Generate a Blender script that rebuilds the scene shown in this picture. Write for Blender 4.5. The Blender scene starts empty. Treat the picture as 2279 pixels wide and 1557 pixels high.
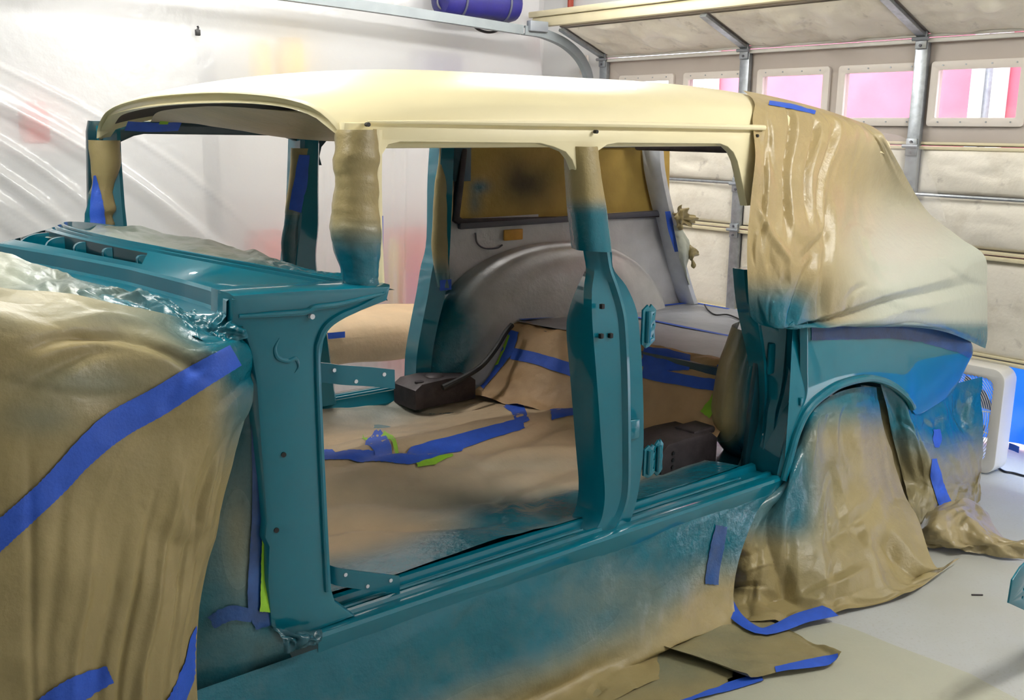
import bpy, bmesh, math, random
import numpy as np
from mathutils import Vector, Matrix

# ------------------------------------------------------------------ camera, world, lights, exposure
W, H = 2279, 1557
FPX, PITCH, ROLL, TH = 2220.0, math.radians(12.6), math.radians(0.6), math.radians(51)
CAM = np.array([-1.001, -1.911, 1.530])
_fh = np.array([math.cos(TH), math.sin(TH), 0]); _r = np.array([math.sin(TH), -math.cos(TH), 0])
FW = _fh * math.cos(PITCH) + np.array([0, 0, -math.sin(PITCH)]); _u = np.cross(_r, FW)
RT = _r * math.cos(ROLL) + _u * math.sin(ROLL); UP = -_r * math.sin(ROLL) + _u * math.cos(ROLL)
scene = bpy.context.scene
COL = scene.collection
cd = bpy.data.cameras.new('camera'); cam = bpy.data.objects.new('camera', cd); COL.objects.link(cam)
cd.sensor_width = 36; cd.lens = FPX / W * 36; cd.clip_start = 0.05
cam.matrix_world = Matrix(((RT[0], UP[0], -FW[0], CAM[0]), (RT[1], UP[1], -FW[1], CAM[1]), (RT[2], UP[2], -FW[2], CAM[2]), (0, 0, 0, 1)))
scene.camera = cam
vs = scene.view_settings
vs.view_transform = 'Standard'; vs.look = 'None'; vs.gamma = 1.0; vs.use_curve_mapping = False
vs.exposure = 0.1
world = bpy.data.worlds.new('sky'); scene.world = world; world.use_nodes = True
bg = world.node_tree.nodes['Background']; bg.inputs[0].default_value = (0.86, 0.93, 1.0, 1); bg.inputs[1].default_value = 6.0
cy = scene.cycles
cy.max_bounces = 8; cy.diffuse_bounces = 4; cy.glossy_bounces = 3; cy.transmission_bounces = 6; cy.transparent_max_bounces = 12
cy.caustics_reflective = False; cy.caustics_refractive = False
cy.sample_clamp_indirect = 6.0; cy.use_denoising = True; cy.use_adaptive_sampling = True; cy.adaptive_threshold = .045
TUBE_POWER = 85.0

def ray(px, py): return FW + RT * (px - W / 2) / FPX - UP * (py - H / 2) / FPX
def at(px, py, x=None, y=None, z=None):
    """world point seen at a photograph pixel on a given world plane"""
    d = ray(px, py)
    t = (x - CAM[0]) / d[0] if x is not None else (y - CAM[1]) / d[1] if y is not None else (z - CAM[2]) / d[2]
    return CAM + t * d
def proj(P):
    P = np.asarray(P, float); v = P - CAM; z = v @ FW
    return np.stack([W / 2 + FPX * (v @ RT) / z, H / 2 - FPX * (v @ UP) / z], -1)
def lin(r, g, b):
    f = lambda c: (c / 255 / 12.92) if c <= 10.3 else ((c / 255 + .055) / 1.055) ** 2.4
    return (f(r), f(g), f(b), 1.0)

# ------------------------------------------------------------------ materials
MATS = {}
def nodemat(name):
    m = bpy.data.materials.new(name); m.use_nodes = True
    nt = m.node_tree; b = nt.nodes['Principled BSDF']; MATS[name] = m
    return m, nt, b
def N(nt, typ, **kw):
    n = nt.nodes.new(typ)
    for k, v in kw.items():
        if k.startswith('i_'): n.inputs[k[2:].replace('_', ' ')].default_value = v
        else: setattr(n, k, v)
    return n
def mixc(nt, fac, a, b):
    m = nt.nodes.new('ShaderNodeMix'); m.data_type = 'RGBA'
    for s, v in ((0, fac), (6, a), (7, b)):
        if isinstance(v, (int, float)): m.inputs[s].default_value = v
        elif isinstance(v, tuple): m.inputs[s].default_value = v
        else: nt.links.new(v, m.inputs[s])
    return m.outputs[2]
def ramp(nt, fac, lo, hi):
    r = nt.nodes.new('ShaderNodeMapRange'); r.inputs[1].default_value = lo; r.inputs[2].default_value = hi
    nt.links.new(fac, r.inputs[0]); return r.outputs[0]
def noise(nt, scale, detail=4, rough=.55):
    tc = nt.nodes.new('ShaderNodeNewGeometry')
    n = nt.nodes.new('ShaderNodeTexNoise'); n.inputs['Scale'].default_value = scale
    n.inputs['Detail'].default_value = detail; n.inputs['Roughness'].default_value = rough
    nt.links.new(tc.outputs['Position'], n.inputs['Vector']); return n.outputs[0]
def bump(nt, b, h, strength, dist):
    bn = nt.nodes.new('ShaderNodeBump'); bn.inputs['Strength'].default_value = strength; bn.inputs['Distance'].default_value = dist
    nt.links.new(h, bn.inputs['Height']); nt.links.new(bn.outputs[0], b.inputs['Normal'])
def simple(name, col, rough=.5, metal=0, coat=0, var=.12, vscale=9, bmp=0, bscale=60, coat_rough=.05):
    m, nt, b = nodemat(name)
    n = noise(nt, vscale)
    c2 = tuple(x * (1 - var) for x in col[:3]) + (1,)
    nt.links.new(mixc(nt, ramp(nt, n, .35, .65), col, c2), b.inputs['Base Color'])
    b.inputs['Roughness'].default_value = rough; b.inputs['Metallic'].default_value = metal
    b.inputs['Coat Weight'].default_value = coat; b.inputs['Coat Roughness'].default_value = coat_rough
    if bmp: bump(nt, b, noise(nt, bscale, 3), bmp, .004)
    return m
TEAL = lin(2, 108, 128); KRAFT = lin(162, 146, 100); CREAM = lin(238, 224, 168)
simple('teal_paint', TEAL, .34, 0, 1.0, .06, 3, 0, 240, .05)
MATS['teal_paint'].node_tree.nodes['Principled BSDF'].inputs['Specular IOR Level'].default_value = .15
simple('dark_teal', lin(8, 60, 72), .4, 0, .6)
simple('cream_paint', lin(242, 231, 188), .42, 0, .25, .04, 4)
simple('blue_tape', lin(44, 92, 206), .62, 0, 0, .12, 30, .25, 180)
simple('sprayed_tape', lin(22, 74, 140), .4, 0, .3, .35, 14, .2, 120)
simple('green_tape', lin(150, 205, 50), .6, 0, 0, .15, 25, .2, 160)
simple('dark_primer', lin(60, 56, 50), .6)
simple('black_rubber', lin(22, 22, 24), .5)
simple('rust_metal', lin(62, 54, 56), .55, .3, 0, .4, 24, .2, 90)
simple('galvanised', lin(176, 182, 188), .38, .75, 0, .25, 30)
simple('white_paint', lin(236, 234, 228), .45, 0, .1, .05, 5)
simple('beam_cream', lin(222, 212, 178), .55, 0, 0, .08, 6)
simple('door_taupe', lin(190, 180, 172), .5, 0, 0, .06, 4)
simple('window_trim', lin(222, 214, 206), .5, 0, 0, .05, 6)
simple('wall_paint', lin(226, 226, 226), .7, 0, 0, .04, 2)
simple('ceiling_paint', lin(235, 235, 233), .8, 0, 0, .03, 2)
simple('pink_stucco', lin(226, 120, 138), .85, 0, 0, .15, 3, .3, 40)
simple('track_grey', lin(138, 146, 150), .5, .2)
simple('blue_bag', lin(28, 25, 108), .5, 0, .2, .25, 12, .3, 30)
simple('strap_grey', lin(70, 72, 92), .6)
simple('fan_plastic', lin(228, 226, 220), .35, 0, .2, .03)
simple('fan_grey', lin(150, 156, 164), .4, .3)
simple('red_thing', lin(214, 52, 44), .5); simple('yellow_thing', lin(236, 196, 62), .5)
simple('grey_thing', lin(92, 92, 100), .5); simple('purple_thing', lin(96, 88, 122), .5)
simple('white_scrap', lin(222, 226, 232), .35, 0, .3, .1, 20)
simple('outside_ground', lin(205, 205, 200), .8)
simple('orange_card', lin(214, 160, 62), .6, 0, 0, .15, 30)
simple('red_pipe', lin(170, 70, 52), .5)

# masking paper: kraft, sprayed teal / pale / dark by a painted-on attribute; pale also carries the quarter sheet's sheen
def paper_mat(name, kraft, gloss=.5):
    m, nt, b = nodemat(name)
    at_ = N(nt, 'ShaderNodeAttribute', attribute_name='spray'); sep = nt.nodes.new('ShaderNodeSeparateColor')
    nt.links.new(at_.outputs['Color'], sep.inputs[0])
    n1 = noise(nt, 7, 5); n2 = noise(nt, 220, 2)
    k2 = tuple(x * .82 for x in kraft[:3]) + (1,)
    c = mixc(nt, ramp(nt, n1, .35, .7), kraft, k2)
    def wob(o, amt=.45):
        a = nt.nodes.new('ShaderNodeMath'); a.operation = 'MULTIPLY_ADD'; a.use_clamp = True
        s = nt.nodes.new('ShaderNodeMath'); s.operation = 'SUBTRACT'; s.inputs[1].default_value = .5
        nt.links.new(n1, s.inputs[0]); mm = nt.nodes.new('ShaderNodeMath'); mm.operation = 'MULTIPLY'
        nt.links.new(s.outputs[0], mm.inputs[0]); nt.links.new(o, mm.inputs[1])
        nt.links.new(mm.outputs[0], a.inputs[0]); a.inputs[1].default_value = amt; nt.links.new(o, a.inputs[2])
        return a.outputs[0]
    c = mixc(nt, sep.outputs[1], c, lin(196, 200, 184))
    c = mixc(nt, wob(sep.outputs[0]), c, lin(4, 98, 116))
    c = mixc(nt, wob(sep.outputs[2]), c, lin(52, 50, 52))
    nt.links.new(c, b.inputs['Base Color'])
    r = nt.nodes.new('ShaderNodeMapRange'); r.inputs[1].default_value = 0; r.inputs[2].default_value = 1
    r.inputs[3].default_value = gloss; r.inputs[4].default_value = .2
    nt.links.new(sep.outputs[0], r.inputs[0]); nt.links.new(r.outputs[0], b.inputs['Roughness'])
    bump(nt, b, noise(nt, 30, 5, .6), .4, .008)
    return m
paper_mat('kraft_paper', KRAFT, .44)
paper_mat('kraft_shiny', lin(178, 158, 112), .34)
paper_mat('kraft_brown', lin(204, 166, 122), .6)
paper_mat('grey_paper', lin(158, 160, 168), .5)
paper_mat('grey_primer', lin(216, 214, 214), .26)
paper_mat('board_kraft', lin(198, 166, 84), .75)

# stained white insulation
def foam():
    m, nt, b = nodemat('insulation')
    n = noise(nt, 2.2, 6, .65); n2 = noise(nt, 11, 4)
    c = mixc(nt, ramp(nt, n, .5, .72), lin(236, 230, 216), lin(204, 195, 176))
    c = mixc(nt, ramp(nt, n2, .62, .8), c, lin(170, 162, 150))
    nt.links.new(c, b.inputs['Base Color']); b.inputs['Roughness'].default_value = .45
    bump(nt, b, noise(nt, 18, 4), .4, .012)
foam()
def concrete():
    m, nt, b = nodemat('floor_concrete')
    n = noise(nt, 1.3, 5); n2 = noise(nt, 90, 3)
    c = mixc(nt, ramp(nt, n, .35, .68), lin(196, 199, 198), lin(184, 184, 174))
    c = mixc(nt, ramp(nt, n2, .55, .75), c, lin(182, 182, 174))
    nt.links.new(c, b.inputs['Base Color']); b.inputs['Roughness'].default_value = .6
    bump(nt, b, n2, .08, .003)
concrete()
def plastic_film(name, trans, transp, tint=(.95, .96, .97, 1)):
    m = bpy.data.materials.new(name); m.use_nodes = True; nt = m.node_tree; MATS[name] = m
    for n in list(nt.nodes):
        if n.type != 'OUTPUT_MATERIAL': nt.nodes.remove(n)
    out = nt.nodes[0]
    d = N(nt, 'ShaderNodeBsdfDiffuse'); d.inputs[0].default_value = tint
    t = N(nt, 'ShaderNodeBsdfTranslucent'); t.inputs[0].default_value = tint
    tr = N(nt, 'ShaderNodeBsdfTransparent'); g = N(nt, 'ShaderNodeBsdfGlossy'); g.inputs['Roughness'].default_value = .22
    bn = nt.nodes.new('ShaderNodeBump'); bn.inputs['Strength'].default_value = .35; bn.inputs['Distance'].default_value = .01
    nt.links.new(noise(nt, 14, 5), bn.inputs['Height'])
    for q in (g, d): nt.links.new(bn.outputs[0], q.inputs['Normal'])
    def mx(f, a, b):
        q = nt.nodes.new('ShaderNodeMixShader'); q.inputs[0].default_value = f
        nt.links.new(a.outputs[0], q.inputs[1]); nt.links.new(b.outputs[0], q.inputs[2]); return q
    s = mx(trans, d, t); s = mx(.12, s, g); s = mx(transp, s, tr)
    nt.links.new(s.outputs[0], out.inputs[0])
plastic_film('plastic_sheet', .62, .2)
plastic_film('haze_film', .4, .8)
plastic_film('blue_tarp', .6, .0, lin(30, 128, 250))
def glass():
    m = bpy.data.materials.new('window_glass'); m.use_nodes = True; nt = m.node_tree; MATS['window_glass'] = m
    nt.nodes.remove(nt.nodes['Principled BSDF'])
    tr = N(nt, 'ShaderNodeBsdfTransparent'); tr.inputs[0].default_value = (.96, .96, .97, 1)
    g = N(nt, 'ShaderNodeBsdfGlossy'); g.inputs['Roughness'].default_value = .08
    mx = nt.nodes.new('ShaderNodeMixShader'); mx.inputs[0].default_value = .06
    nt.links.new(tr.outputs[0], mx.inputs[1]); nt.links.new(g.outputs[0], mx.inputs[2])
    nt.links.new(mx.outputs[0], nt.nodes['Material Output'].inputs[0])
glass()
def tubemat():
    m, nt, b = nodemat('lit_tube')
    b.inputs['Emission Color'].default_value = (1.0, .985, .95, 1); b.inputs['Emission Strength'].default_value = TUBE_POWER
tubemat()

# ------------------------------------------------------------------ mesh helpers
WORLD = {}
def tag(o, label=None, cat=None, group=None, kind=None):
    if label: o['label'] = label
    if cat: o['category'] = cat
    if group: o['group'] = group
    if kind: o['kind'] = kind
    return o
def thing(name, loc, label, cat, group=None, kind=None):
    o = bpy.data.objects.new(name, None); o.empty_display_size = .1; COL.objects.link(o)
    o.location = loc; WORLD[o.name] = tuple(float(c) for c in loc)
    return tag(o, label, cat, group, kind)
def mesh(name, verts, faces, mat, parent=None, smooth=True, angle=35, spray=None, label=None, cat=None, group=None, kind=None, flip=False):
    V = np.asarray(verts, float).reshape(-1, 3)
    base = np.array([(V[:, 0].min() + V[:, 0].max()) / 2, (V[:, 1].min() + V[:, 1].max()) / 2, V[:, 2].min()])
    if flip: faces = [f[::-1] for f in faces]
    me = bpy.data.meshes.new(name); me.from_pydata((V - base).tolist(), [], [tuple(int(i) for i in f) for f in faces])
    me.validate(); me.update()
    if smooth:
        me.shade_smooth()
        me.set_sharp_from_angle(angle=math.radians(angle))
    if spray is not None:
        a = me.color_attributes.new('spray', 'FLOAT_COLOR', 'POINT')
        s = np.ones((len(V), 4)); s[:, :spray.shape[-1]] = np.clip(spray.reshape(len(V), -1), 0, 1)
        a.data.foreach_set('color', s.ravel().astype(np.float32))
    me.materials.append(MATS[mat])
    o = bpy.data.objects.new(name, me); COL.objects.link(o)
    if parent is not None:
        pw = np.array(WORLD[parent.name]); o.parent = parent; o.location = base - pw
    else: o.location = base
    WORLD[o.name] = tuple(base)
    return tag(o, label, cat, group, kind)
def gridf(nv, nu, closed=False):
    F = []
    for j in range(nv - 1):
        for i in range(nu - (0 if closed else 1)):
            k = (i + 1) % nu
            F.append((j * nu + i, j * nu + k, (j + 1) * nu + k, (j + 1) * nu + i))
    return F
def cr(P, n, closed=False):
    """Catmull-Rom resample of control points along axis 0 to n samples"""
    P = np.asarray(P, float); m = len(P)
    if m == 2:
        t = np.linspace(0, 1, n).reshape((-1,) + (1,) * (P.ndim - 1)); return P[0] * (1 - t) + P[1] * t
    ext = np.concatenate([[2 * P[0] - P[1]], P, [2 * P[-1] - P[-2]]])
    out = []
    for s in np.linspace(0, m - 1, n):
        i = min(int(s), m - 2); t = s - i
        a, b, c, d = ext[i], ext[i + 1], ext[i + 2], ext[i + 3]
        out.append(.5 * ((2 * b) + (-a + c) * t + (2 * a - 5 * b + 4 * c - d) * t * t + (-a + 3 * b - 3 * c + d) * t ** 3))
    return np.array(out)
def crl(P, n):
    """resample evenly by length after smoothing"""
    Q = cr(P, max(60, 8 * len(P))); d = np.r_[0, np.cumsum(np.linalg.norm(np.diff(Q, axis=0), axis=1))]
    t = np.linspace(0, d[-1], n); return np.stack([np.interp(t, d, Q[:, k]) for k in range(Q.shape[1])], -1)
def surf(ctrl, nv, nu):
    A = np.array([cr(row, nu) for row in ctrl]); return cr(A, nv)
def normals(G):
    du = np.gradient(G, axis=1); dv = np.gradient(G, axis=0); n = np.cross(du, dv)
    return n / (np.linalg.norm(n, axis=-1, keepdims=True) + 1e-9)
def crinkle(nv, nu, asp, freq, amp, seed, n=9):
    rg = np.random.RandomState(seed); v, u = np.meshgrid(np.linspace(0, 1, nv), np.linspace(0, asp, nu), indexing='ij')
    h = np.zeros((nv, nu))
    for i in range(n):
        a = rg.rand() * math.pi; f = freq * (.5 + 1.6 * rg.rand() ** 1.5); ph = rg.rand() * 9
        s = u * math.cos(a) + v * math.sin(a); q = -u * math.sin(a) + v * math.cos(a)
        s = s + .12 * np.sin(q * (2 + 3 * rg.rand()) + ph) + .03 * np.sin(q * 13 + ph)
        tri = np.abs((s * f + ph) % 2 - 1)
        mk = .5 + .5 * np.sin(u * (2 + 5 * rg.rand()) + rg.rand() * 9) * np.sin(v * (2 + 5 * rg.rand()) + rg.rand() * 9)
        h += tri * mk ** 2 / f
    h -= h.mean(); return h * amp * freq / 2.2
def dents(nv, nu, asp, n, amp, seed):
    rg = np.random.RandomState(seed); v, u = np.meshgrid(np.linspace(0, 1, nv), np.linspace(0, asp, nu), indexing='ij'); h = np.zeros((nv, nu))
    for i in range(n):
        cu, cv, a = rg.rand() * asp, rg.rand(), rg.rand() * math.pi; L = .05 + .13 * rg.rand(); w = .012 + .028 * rg.rand(); d = amp * (rg.rand() - .4) * 2
        s = (u - cu) * math.cos(a) + (v - cv) * math.sin(a); q = -(u - cu) * math.sin(a) + (v - cv) * math.cos(a) + .3 * s * s / L
        side = np.where(q > 0, q / (w * 2.6), -q / w)
        h += d * np.maximum(0, 1 - side) * np.maximum(0, 1 - (s / L) ** 2)
    return h
def blob(px, cx, cy, rx, ry, p=2):
    d = (np.abs((px[..., 0] - cx) / rx) ** p + np.abs((px[..., 1] - cy) / ry) ** p)
    return np.exp(-d)
def edge(val, lo, hi):
    t = np.clip((val - lo) / (hi - lo), 0, 1); return t * t * (3 - 2 * t)
def sheet(name, ctrl, nv, nu, mat, amp=.01, freq=5, seed=1, spray=None, parent=None, pin=0, extra=None, ndent=0, dent=.01, zmin=.006, **kw):
    G = surf(ctrl, nv, nu)
    L = np.linalg.norm(G[nv // 2, -1] - G[nv // 2, 0]); Hh = np.linalg.norm(G[-1, nu // 2] - G[0, nu // 2]) + 1e-6
    h = crinkle(nv, nu, L / Hh, freq, amp, seed) + crinkle(nv, nu, L / Hh, freq * 2.7, amp * .3, seed + 500)
    if ndent: h = h + dents(nv, nu, L / Hh, ndent, dent, seed + 77)
    if pin:
        v = np.linspace(0, 1, nv)[:, None]; h = h * np.clip(v / pin, 0, 1)
    if extra is not None: h = h + extra(nv, nu)
    G = G + normals(G) * h[..., None]; G[..., 2] = np.maximum(G[..., 2], zmin)
    sp = np.zeros((nv, nu, 3))
    if spray is not None: sp = spray(proj(G), G)
    o = mesh(name, G, gridf(nv, nu), mat, parent, True, 60, spray=sp, **kw)
    return o, G
def sprayed(t=None, g=None, d=None):
    z = None
    for q in (t, g, d):
        if q is not None: z = np.zeros_like(q)
    return np.stack([np.clip(q, 0, 1) if q is not None else z for q in (t, g, d)], -1)
def on_grid(G, q, lift):
    pg = proj(G).reshape(-1, 2); V = G.reshape(-1, 3); out = []
    for p in q:
        d2 = ((pg - p) ** 2).sum(1); i = np.argpartition(d2, 14)[:14]; dd = np.linalg.norm(V[i] - CAM, axis=1); i = i[dd < dd.min() + .035]; w = 1 / (d2[i] + 2.0) ** 1.5; w /= w.sum()
        pt = (V[i] * w[:, None]).sum(0); to = CAM - pt; out.append(pt + to / np.linalg.norm(to) * lift)
    return np.array(out)
def tape(G, pts, wpx, parent, mat='blue_tape', lift=.006, name='tape_strip', n=None, k=9, jag=0):
    """a strip of tape laid on a sheet along a path of photograph pixels"""
    P = np.asarray(pts, float); L = np.linalg.norm(np.diff(P, axis=0), axis=1).sum(); n = n or max(8, int(L / 6))
    c = crl(P, n) if len(P) > 2 else cr(P, n)
    d = np.gradient(c, axis=0); d /= np.linalg.norm(d, axis=1, keepdims=True); nn = np.stack([-d[:, 1], d[:, 0]], -1)
    ws = np.interp(np.linspace(0, 1, n), np.linspace(0, 1, len(np.atleast_1d(wpx))), np.atleast_1d(wpx)) if np.ndim(wpx) else np.full(n, wpx)
    rows = [on_grid(G, c + nn * ws[:, None] * (s - .5), lift) for s in np.linspace(0, 1, k)]
    A = np.array(rows); return mesh(name, A, gridf(k, n), mat, parent, True, 60)
def strip(name, pts, widths, wdir, mat, parent=None, **kw):
    """flat ribbon in world space: centre points, width vector"""
    P = np.asarray(pts, float); n = max(8, len(P) * 4); c = cr(P, n)
    wd = np.asarray(wdir, float); wd = wd / np.linalg.norm(wd)
    ws = np.interp(np.linspace(0, 1, n), np.linspace(0, 1, len(np.atleast_1d(widths))), np.atleast_1d(widths)) if np.ndim(widths) else np.full(n, widths)
    A = np.array([c - wd * ws[:, None] / 2, c + wd * ws[:, None] / 2]); return mesh(name, A, gridf(2, n), mat, parent, **kw)
def tube(name, pts, r, mat, parent=None, n=8, ns=None, caps=True, smoothpath=True, **kw):
    P = np.asarray(pts, float); ns = ns or max(2, len(P) * 4)
    c = cr(P, ns) if smoothpath and len(P) > 2 else P
    rr = np.interp(np.linspace(0, 1, len(c)), np.linspace(0, 1, len(np.atleast_1d(r))), np.atleast_1d(r)) if np.ndim(r) else np.full(len(c), r)
    T = np.gradient(c, axis=0); T /= np.linalg.norm(T, axis=1, keepdims=True) + 1e-9
    ref = np.array([0, 0, 1.]) if abs(T[0][2]) < .9 else np.array([1., 0, 0]); V = []
    for i, p in enumerate(c):
        s = np.cross(T[i], ref); s /= np.linalg.norm(s) + 1e-9; uu = np.cross(s, T[i]); ref = uu
        for k in range(n):
            a = 2 * math.pi * k / n; V.append(p + rr[i] * (s * math.cos(a) + uu * math.sin(a)))
    F = gridf(len(c), n, True)
    if caps: F += [tuple(range(n))[::-1], tuple((len(c) - 1) * n + k for k in range(n))]
    return mesh(name, V, F, mat, parent, **kw)
def loft(name, rows, mat, parent=None, closed=True, caps=True, angle=35, spray=None, **kw):
    R = np.asarray(rows, float); nv, nu = R.shape[:2]; F = gridf(nv, nu, closed)
    if caps and closed: F += [tuple(range(nu))[::-1], tuple((nv - 1) * nu + k for k in range(nu))]
    sp = spray(proj(R), R) if spray else None
    return mesh(name, R, F, mat, parent, True, angle, spray=sp, **kw)
def sweep_x(name, prof, xs, mat, parent=None, **kw):
    rows = [[(x, p[0], p[1]) for p in prof] for x in xs]; return loft(name, rows, mat, parent, **kw)
def box(name, lo, hi, mat, parent=None, bev=.004, **kw):
    lo = np.array(lo, float); hi = np.array(hi, float); bm = bmesh.new(); bmesh.ops.create_cube(bm, size=1)
    c = (lo + hi) / 2; s = hi - lo
    for v in bm.verts: v.co = Vector([c[i] + v.co[i] * s[i] for i in range(3)])
    if bev: bmesh.ops.bevel(bm, geom=list(bm.edges), offset=min(bev, s.min() * .45), segments=2, affect='EDGES', profile=.5)
    V = [tuple(v.co) for v in bm.verts]; F = [[v.index for v in f.verts] for f in bm.faces]; bm.free()
    return mesh(name, V, F, mat, parent, **kw)
def plate(name, outline, thick, mat, parent=None, holes=(), bev=.002, tf=None, **kw):
    """flat plate from a 2D outline with holes; tf maps (a, b, t) to world"""
    cu = bpy.data.curves.new('tmp', 'CURVE'); cu.dimensions = '2D'; cu.fill_mode = 'BOTH'; cu.extrude = max(thick / 2 - bev, .0004); cu.bevel_depth = bev; cu.bevel_resolution = 1
    for loop in [outline] + list(holes):
        s = cu.splines.new('POLY'); s.points.add(len(loop) - 1); s.use_cyclic_u = True
        for p, q in zip(s.points, loop): p.co = (q[0], q[1], 0, 1)
    o = bpy.data.objects.new('tmp', cu); me = bpy.data.meshes.new_from_object(o)
    V = np.array([tf(*v.co) for v in me.vertices]); F = [list(p.vertices) for p in me.polygons]
    bpy.data.objects.remove(o); bpy.data.curves.remove(cu); bpy.data.meshes.remove(me)
    bm = bmesh.new(); vv = [bm.verts.new(v) for v in V]
    for f in F:
        try: bm.faces.new([vv[i] for i in f])
        except ValueError: pass
    bmesh.ops.remove_doubles(bm, verts=bm.verts, dist=.0002); bmesh.ops.recalc_face_normals(bm, faces=bm.faces)
    bm.verts.index_update(); V = [tuple(v.co) for v in bm.verts]; F = [[v.index for v in f.verts] for f in bm.faces]; bm.free()
    sf = kw.pop('sprayf', None); sp = sf(proj(np.array(V)), np.array(V)) if sf else None
    return mesh(name, V, F, mat, parent, True, 30, spray=sp, **kw)
def circle(cx, cy, rx, ry=None, n=16, a0=0):
    ry = ry or rx; return [(cx + rx * math.cos(a0 + 2 * math.pi * k / n), cy + ry * math.sin(a0 + 2 * math.pi * k / n)) for k in range(n)]
def rrect(x0, y0, x1, y1, r, n=4):
    P = []
    for cx, cy, a in ((x1 - r, y1 - r, 0), (x0 + r, y1 - r, 90), (x0 + r, y0 + r, 180), (x1 - r, y0 + r, 270)):
        for k in range(n + 1):
            t = math.radians(a + 90 * k / n); P.append((cx + r * math.cos(t), cy + r * math.sin(t)))
    return P

# ------------------------------------------------------------------ the garage
S = dict(kind='structure')
box('floor', (-4.2, -3.4, -.08), (3.75, 3.5, 0), 'floor_concrete', bev=0, label='pale grey concrete garage floor with paint dust', cat='floor', **S)
box('ceiling', (-4.2, -3.4, 2.62), (3.75, 3.5, 2.7), 'ceiling_paint', bev=0, label='white garage ceiling above the car body', cat='ceiling', **S)
box('wall_left', (-4.2, 3.5, 0), (3.75, 3.6, 2.62), 'wall_paint', bev=0, label='white garage side wall behind the plastic sheeting', cat='wall', **S)
box('wall_right', (-4.2, -3.5, 0), (3.75, -3.4, 2.62), 'wall_paint', bev=0, label='white garage side wall behind the camera', cat='wall', **S)
box('wall_front', (-4.3, -3.5, 0), (-4.2, 3.6, 2.62), 'wall_paint', bev=0, label='white garage end wall in front of the car', cat='wall', **S)
plate('wall_rear', [(-3.4, 0), (-2.05, 0), (-2.05, 2.1), (2.89, 2.1), (2.89, 0), (3.5, 0), (3.5, 2.62), (-3.4, 2.62)], .12, 'wall_paint', bev=0,
      tf=lambda a, b, t: (3.69 + t, a, b), label='white wall around the overhead garage door', cat='wall', **S)
DX = 3.57
door = thing('door_1', (DX, .4, .5), 'sectional overhead garage door half raised, with a row of square windows', 'garage door', kind='structure')
ZB = [.5, .98, 1.465, 1.955]
for z0, z1 in ((ZB[0], ZB[1] - .004), (ZB[1], ZB[2] - .004)):
    box('door_section', (DX + .005, -2.0, z0), (DX + .045, 2.84, z1), 'door_taupe', door, .003)
WC = [2.46, 1.93, 1.40, .895, .40, -.13, -.66, -1.19]
def wtf(a, b, t): return (DX + .025 + t, a, b)
ws_ = plate('door_section', [(-2.0, ZB[2]), (2.84, ZB[2]), (2.84, ZB[3]), (-2.0, ZB[3])], .04, 'door_taupe', door, holes=[rrect(c - .2, 1.58, c + .2, 1.82, .01) for c in WC], tf=wtf)
for c in WC:
    fr = plate('window_frame', rrect(c - .225, 1.555, c + .225, 1.845, .014), .018, 'window_trim', door, holes=[rrect(c - .19, 1.59, c + .19, 1.81, .008)], tf=lambda a, b, t: (DX - .004 + t, a, b))
    box('window_pane', (DX + .018, c - .198, 1.582), (DX + .022, c + .198, 1.818), 'window_glass', fr, 0)
    for sy in (-.17, -.06, .06, .17):
        for zz in (1.573, 1.829):
            tube('screw', [(DX - .016, c + sy, zz), (DX - .011, c + sy, zz)], .004, 'galvanised', fr, 6, 2, smoothpath=False)
# padded insulation between the stiles on the two lower sections
ST = [2.815, 1.705, .675, -.36, -1.4, -1.98]
for i in range(len(ST) - 1):
    for z0, z1, sd in ((.515, .955, 3), (1.005, 1.225, 4), (1.245, 1.45, 5)):
        y0, y1 = ST[i] - .035, ST[i + 1] + .035
        nv, nu = 26, 50
        v, u = np.meshgrid(np.linspace(0, 1, nv), np.linspace(0, 1, nu), indexing='ij')
        puff = (np.sin(np.pi * u) * np.sin(np.pi * v)) ** .35 * .03
        G = np.stack([DX - .002 - puff, y0 + (y1 - y0) * u, z0 + (z1 - z0) * v], -1)
        G[..., 0] += crinkle(nv, nu, 2.2, 4, .012, sd * 7 + i) * (np.sin(np.pi * u) * np.sin(np.pi * v)) ** .5
        mesh('insulation_pad', G, gridf(nv, nu), 'insulation', door, True, 70)
# rails along the joints
for z, hh, dd in ((.98, .022, .035), (1.465, .02, .02), (1.955, .022, .03), (.507, .02, .03)):
    box('joint_rail', (DX - dd, -2.0, z - hh), (DX - .001, 2.84, z - .003), 'beam_cream' if z < 1.9 else 'white_paint', door, .004)
    box('joint_rail', (DX - dd + .008, -2.0, z + .003), (DX - .001, 2.84, z + hh - .004), 'beam_cream' if z < 1.9 else 'white_paint', door, .004)
tube('retaining_rod', [(DX - .035, -2, 1.236), (DX - .035, 2.8, 1.236)], .008, 'galvanised', door, 8, 2, smoothpath=False)
for y in ST[:5]:
    box('stile', (DX - .03, y - .032, .5), (DX - .0005, y + .032, ZB[3] - .002), 'galvanised', door, .004)
    for z in (.98, 1.236, 1.465, 1.955):
        hg = box('hinge', (DX - .042, y - .028, z - .05), (DX - .031, y + .028, z + .03), 'galvanised', door, .003)
        tube('hinge_pin', [(DX - .048, y - .04, z - .005), (DX - .048, y + .04, z - .005)], .009, 'fan_grey', hg, 8, 2, smoothpath=False)
        for q in (-.035, .015):
            tube('bolt', [(DX - .047, y, z + q), (DX - .041, y, z + q)], .007, 'grey_thing', hg, 8, 2, smoothpath=False)
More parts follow.
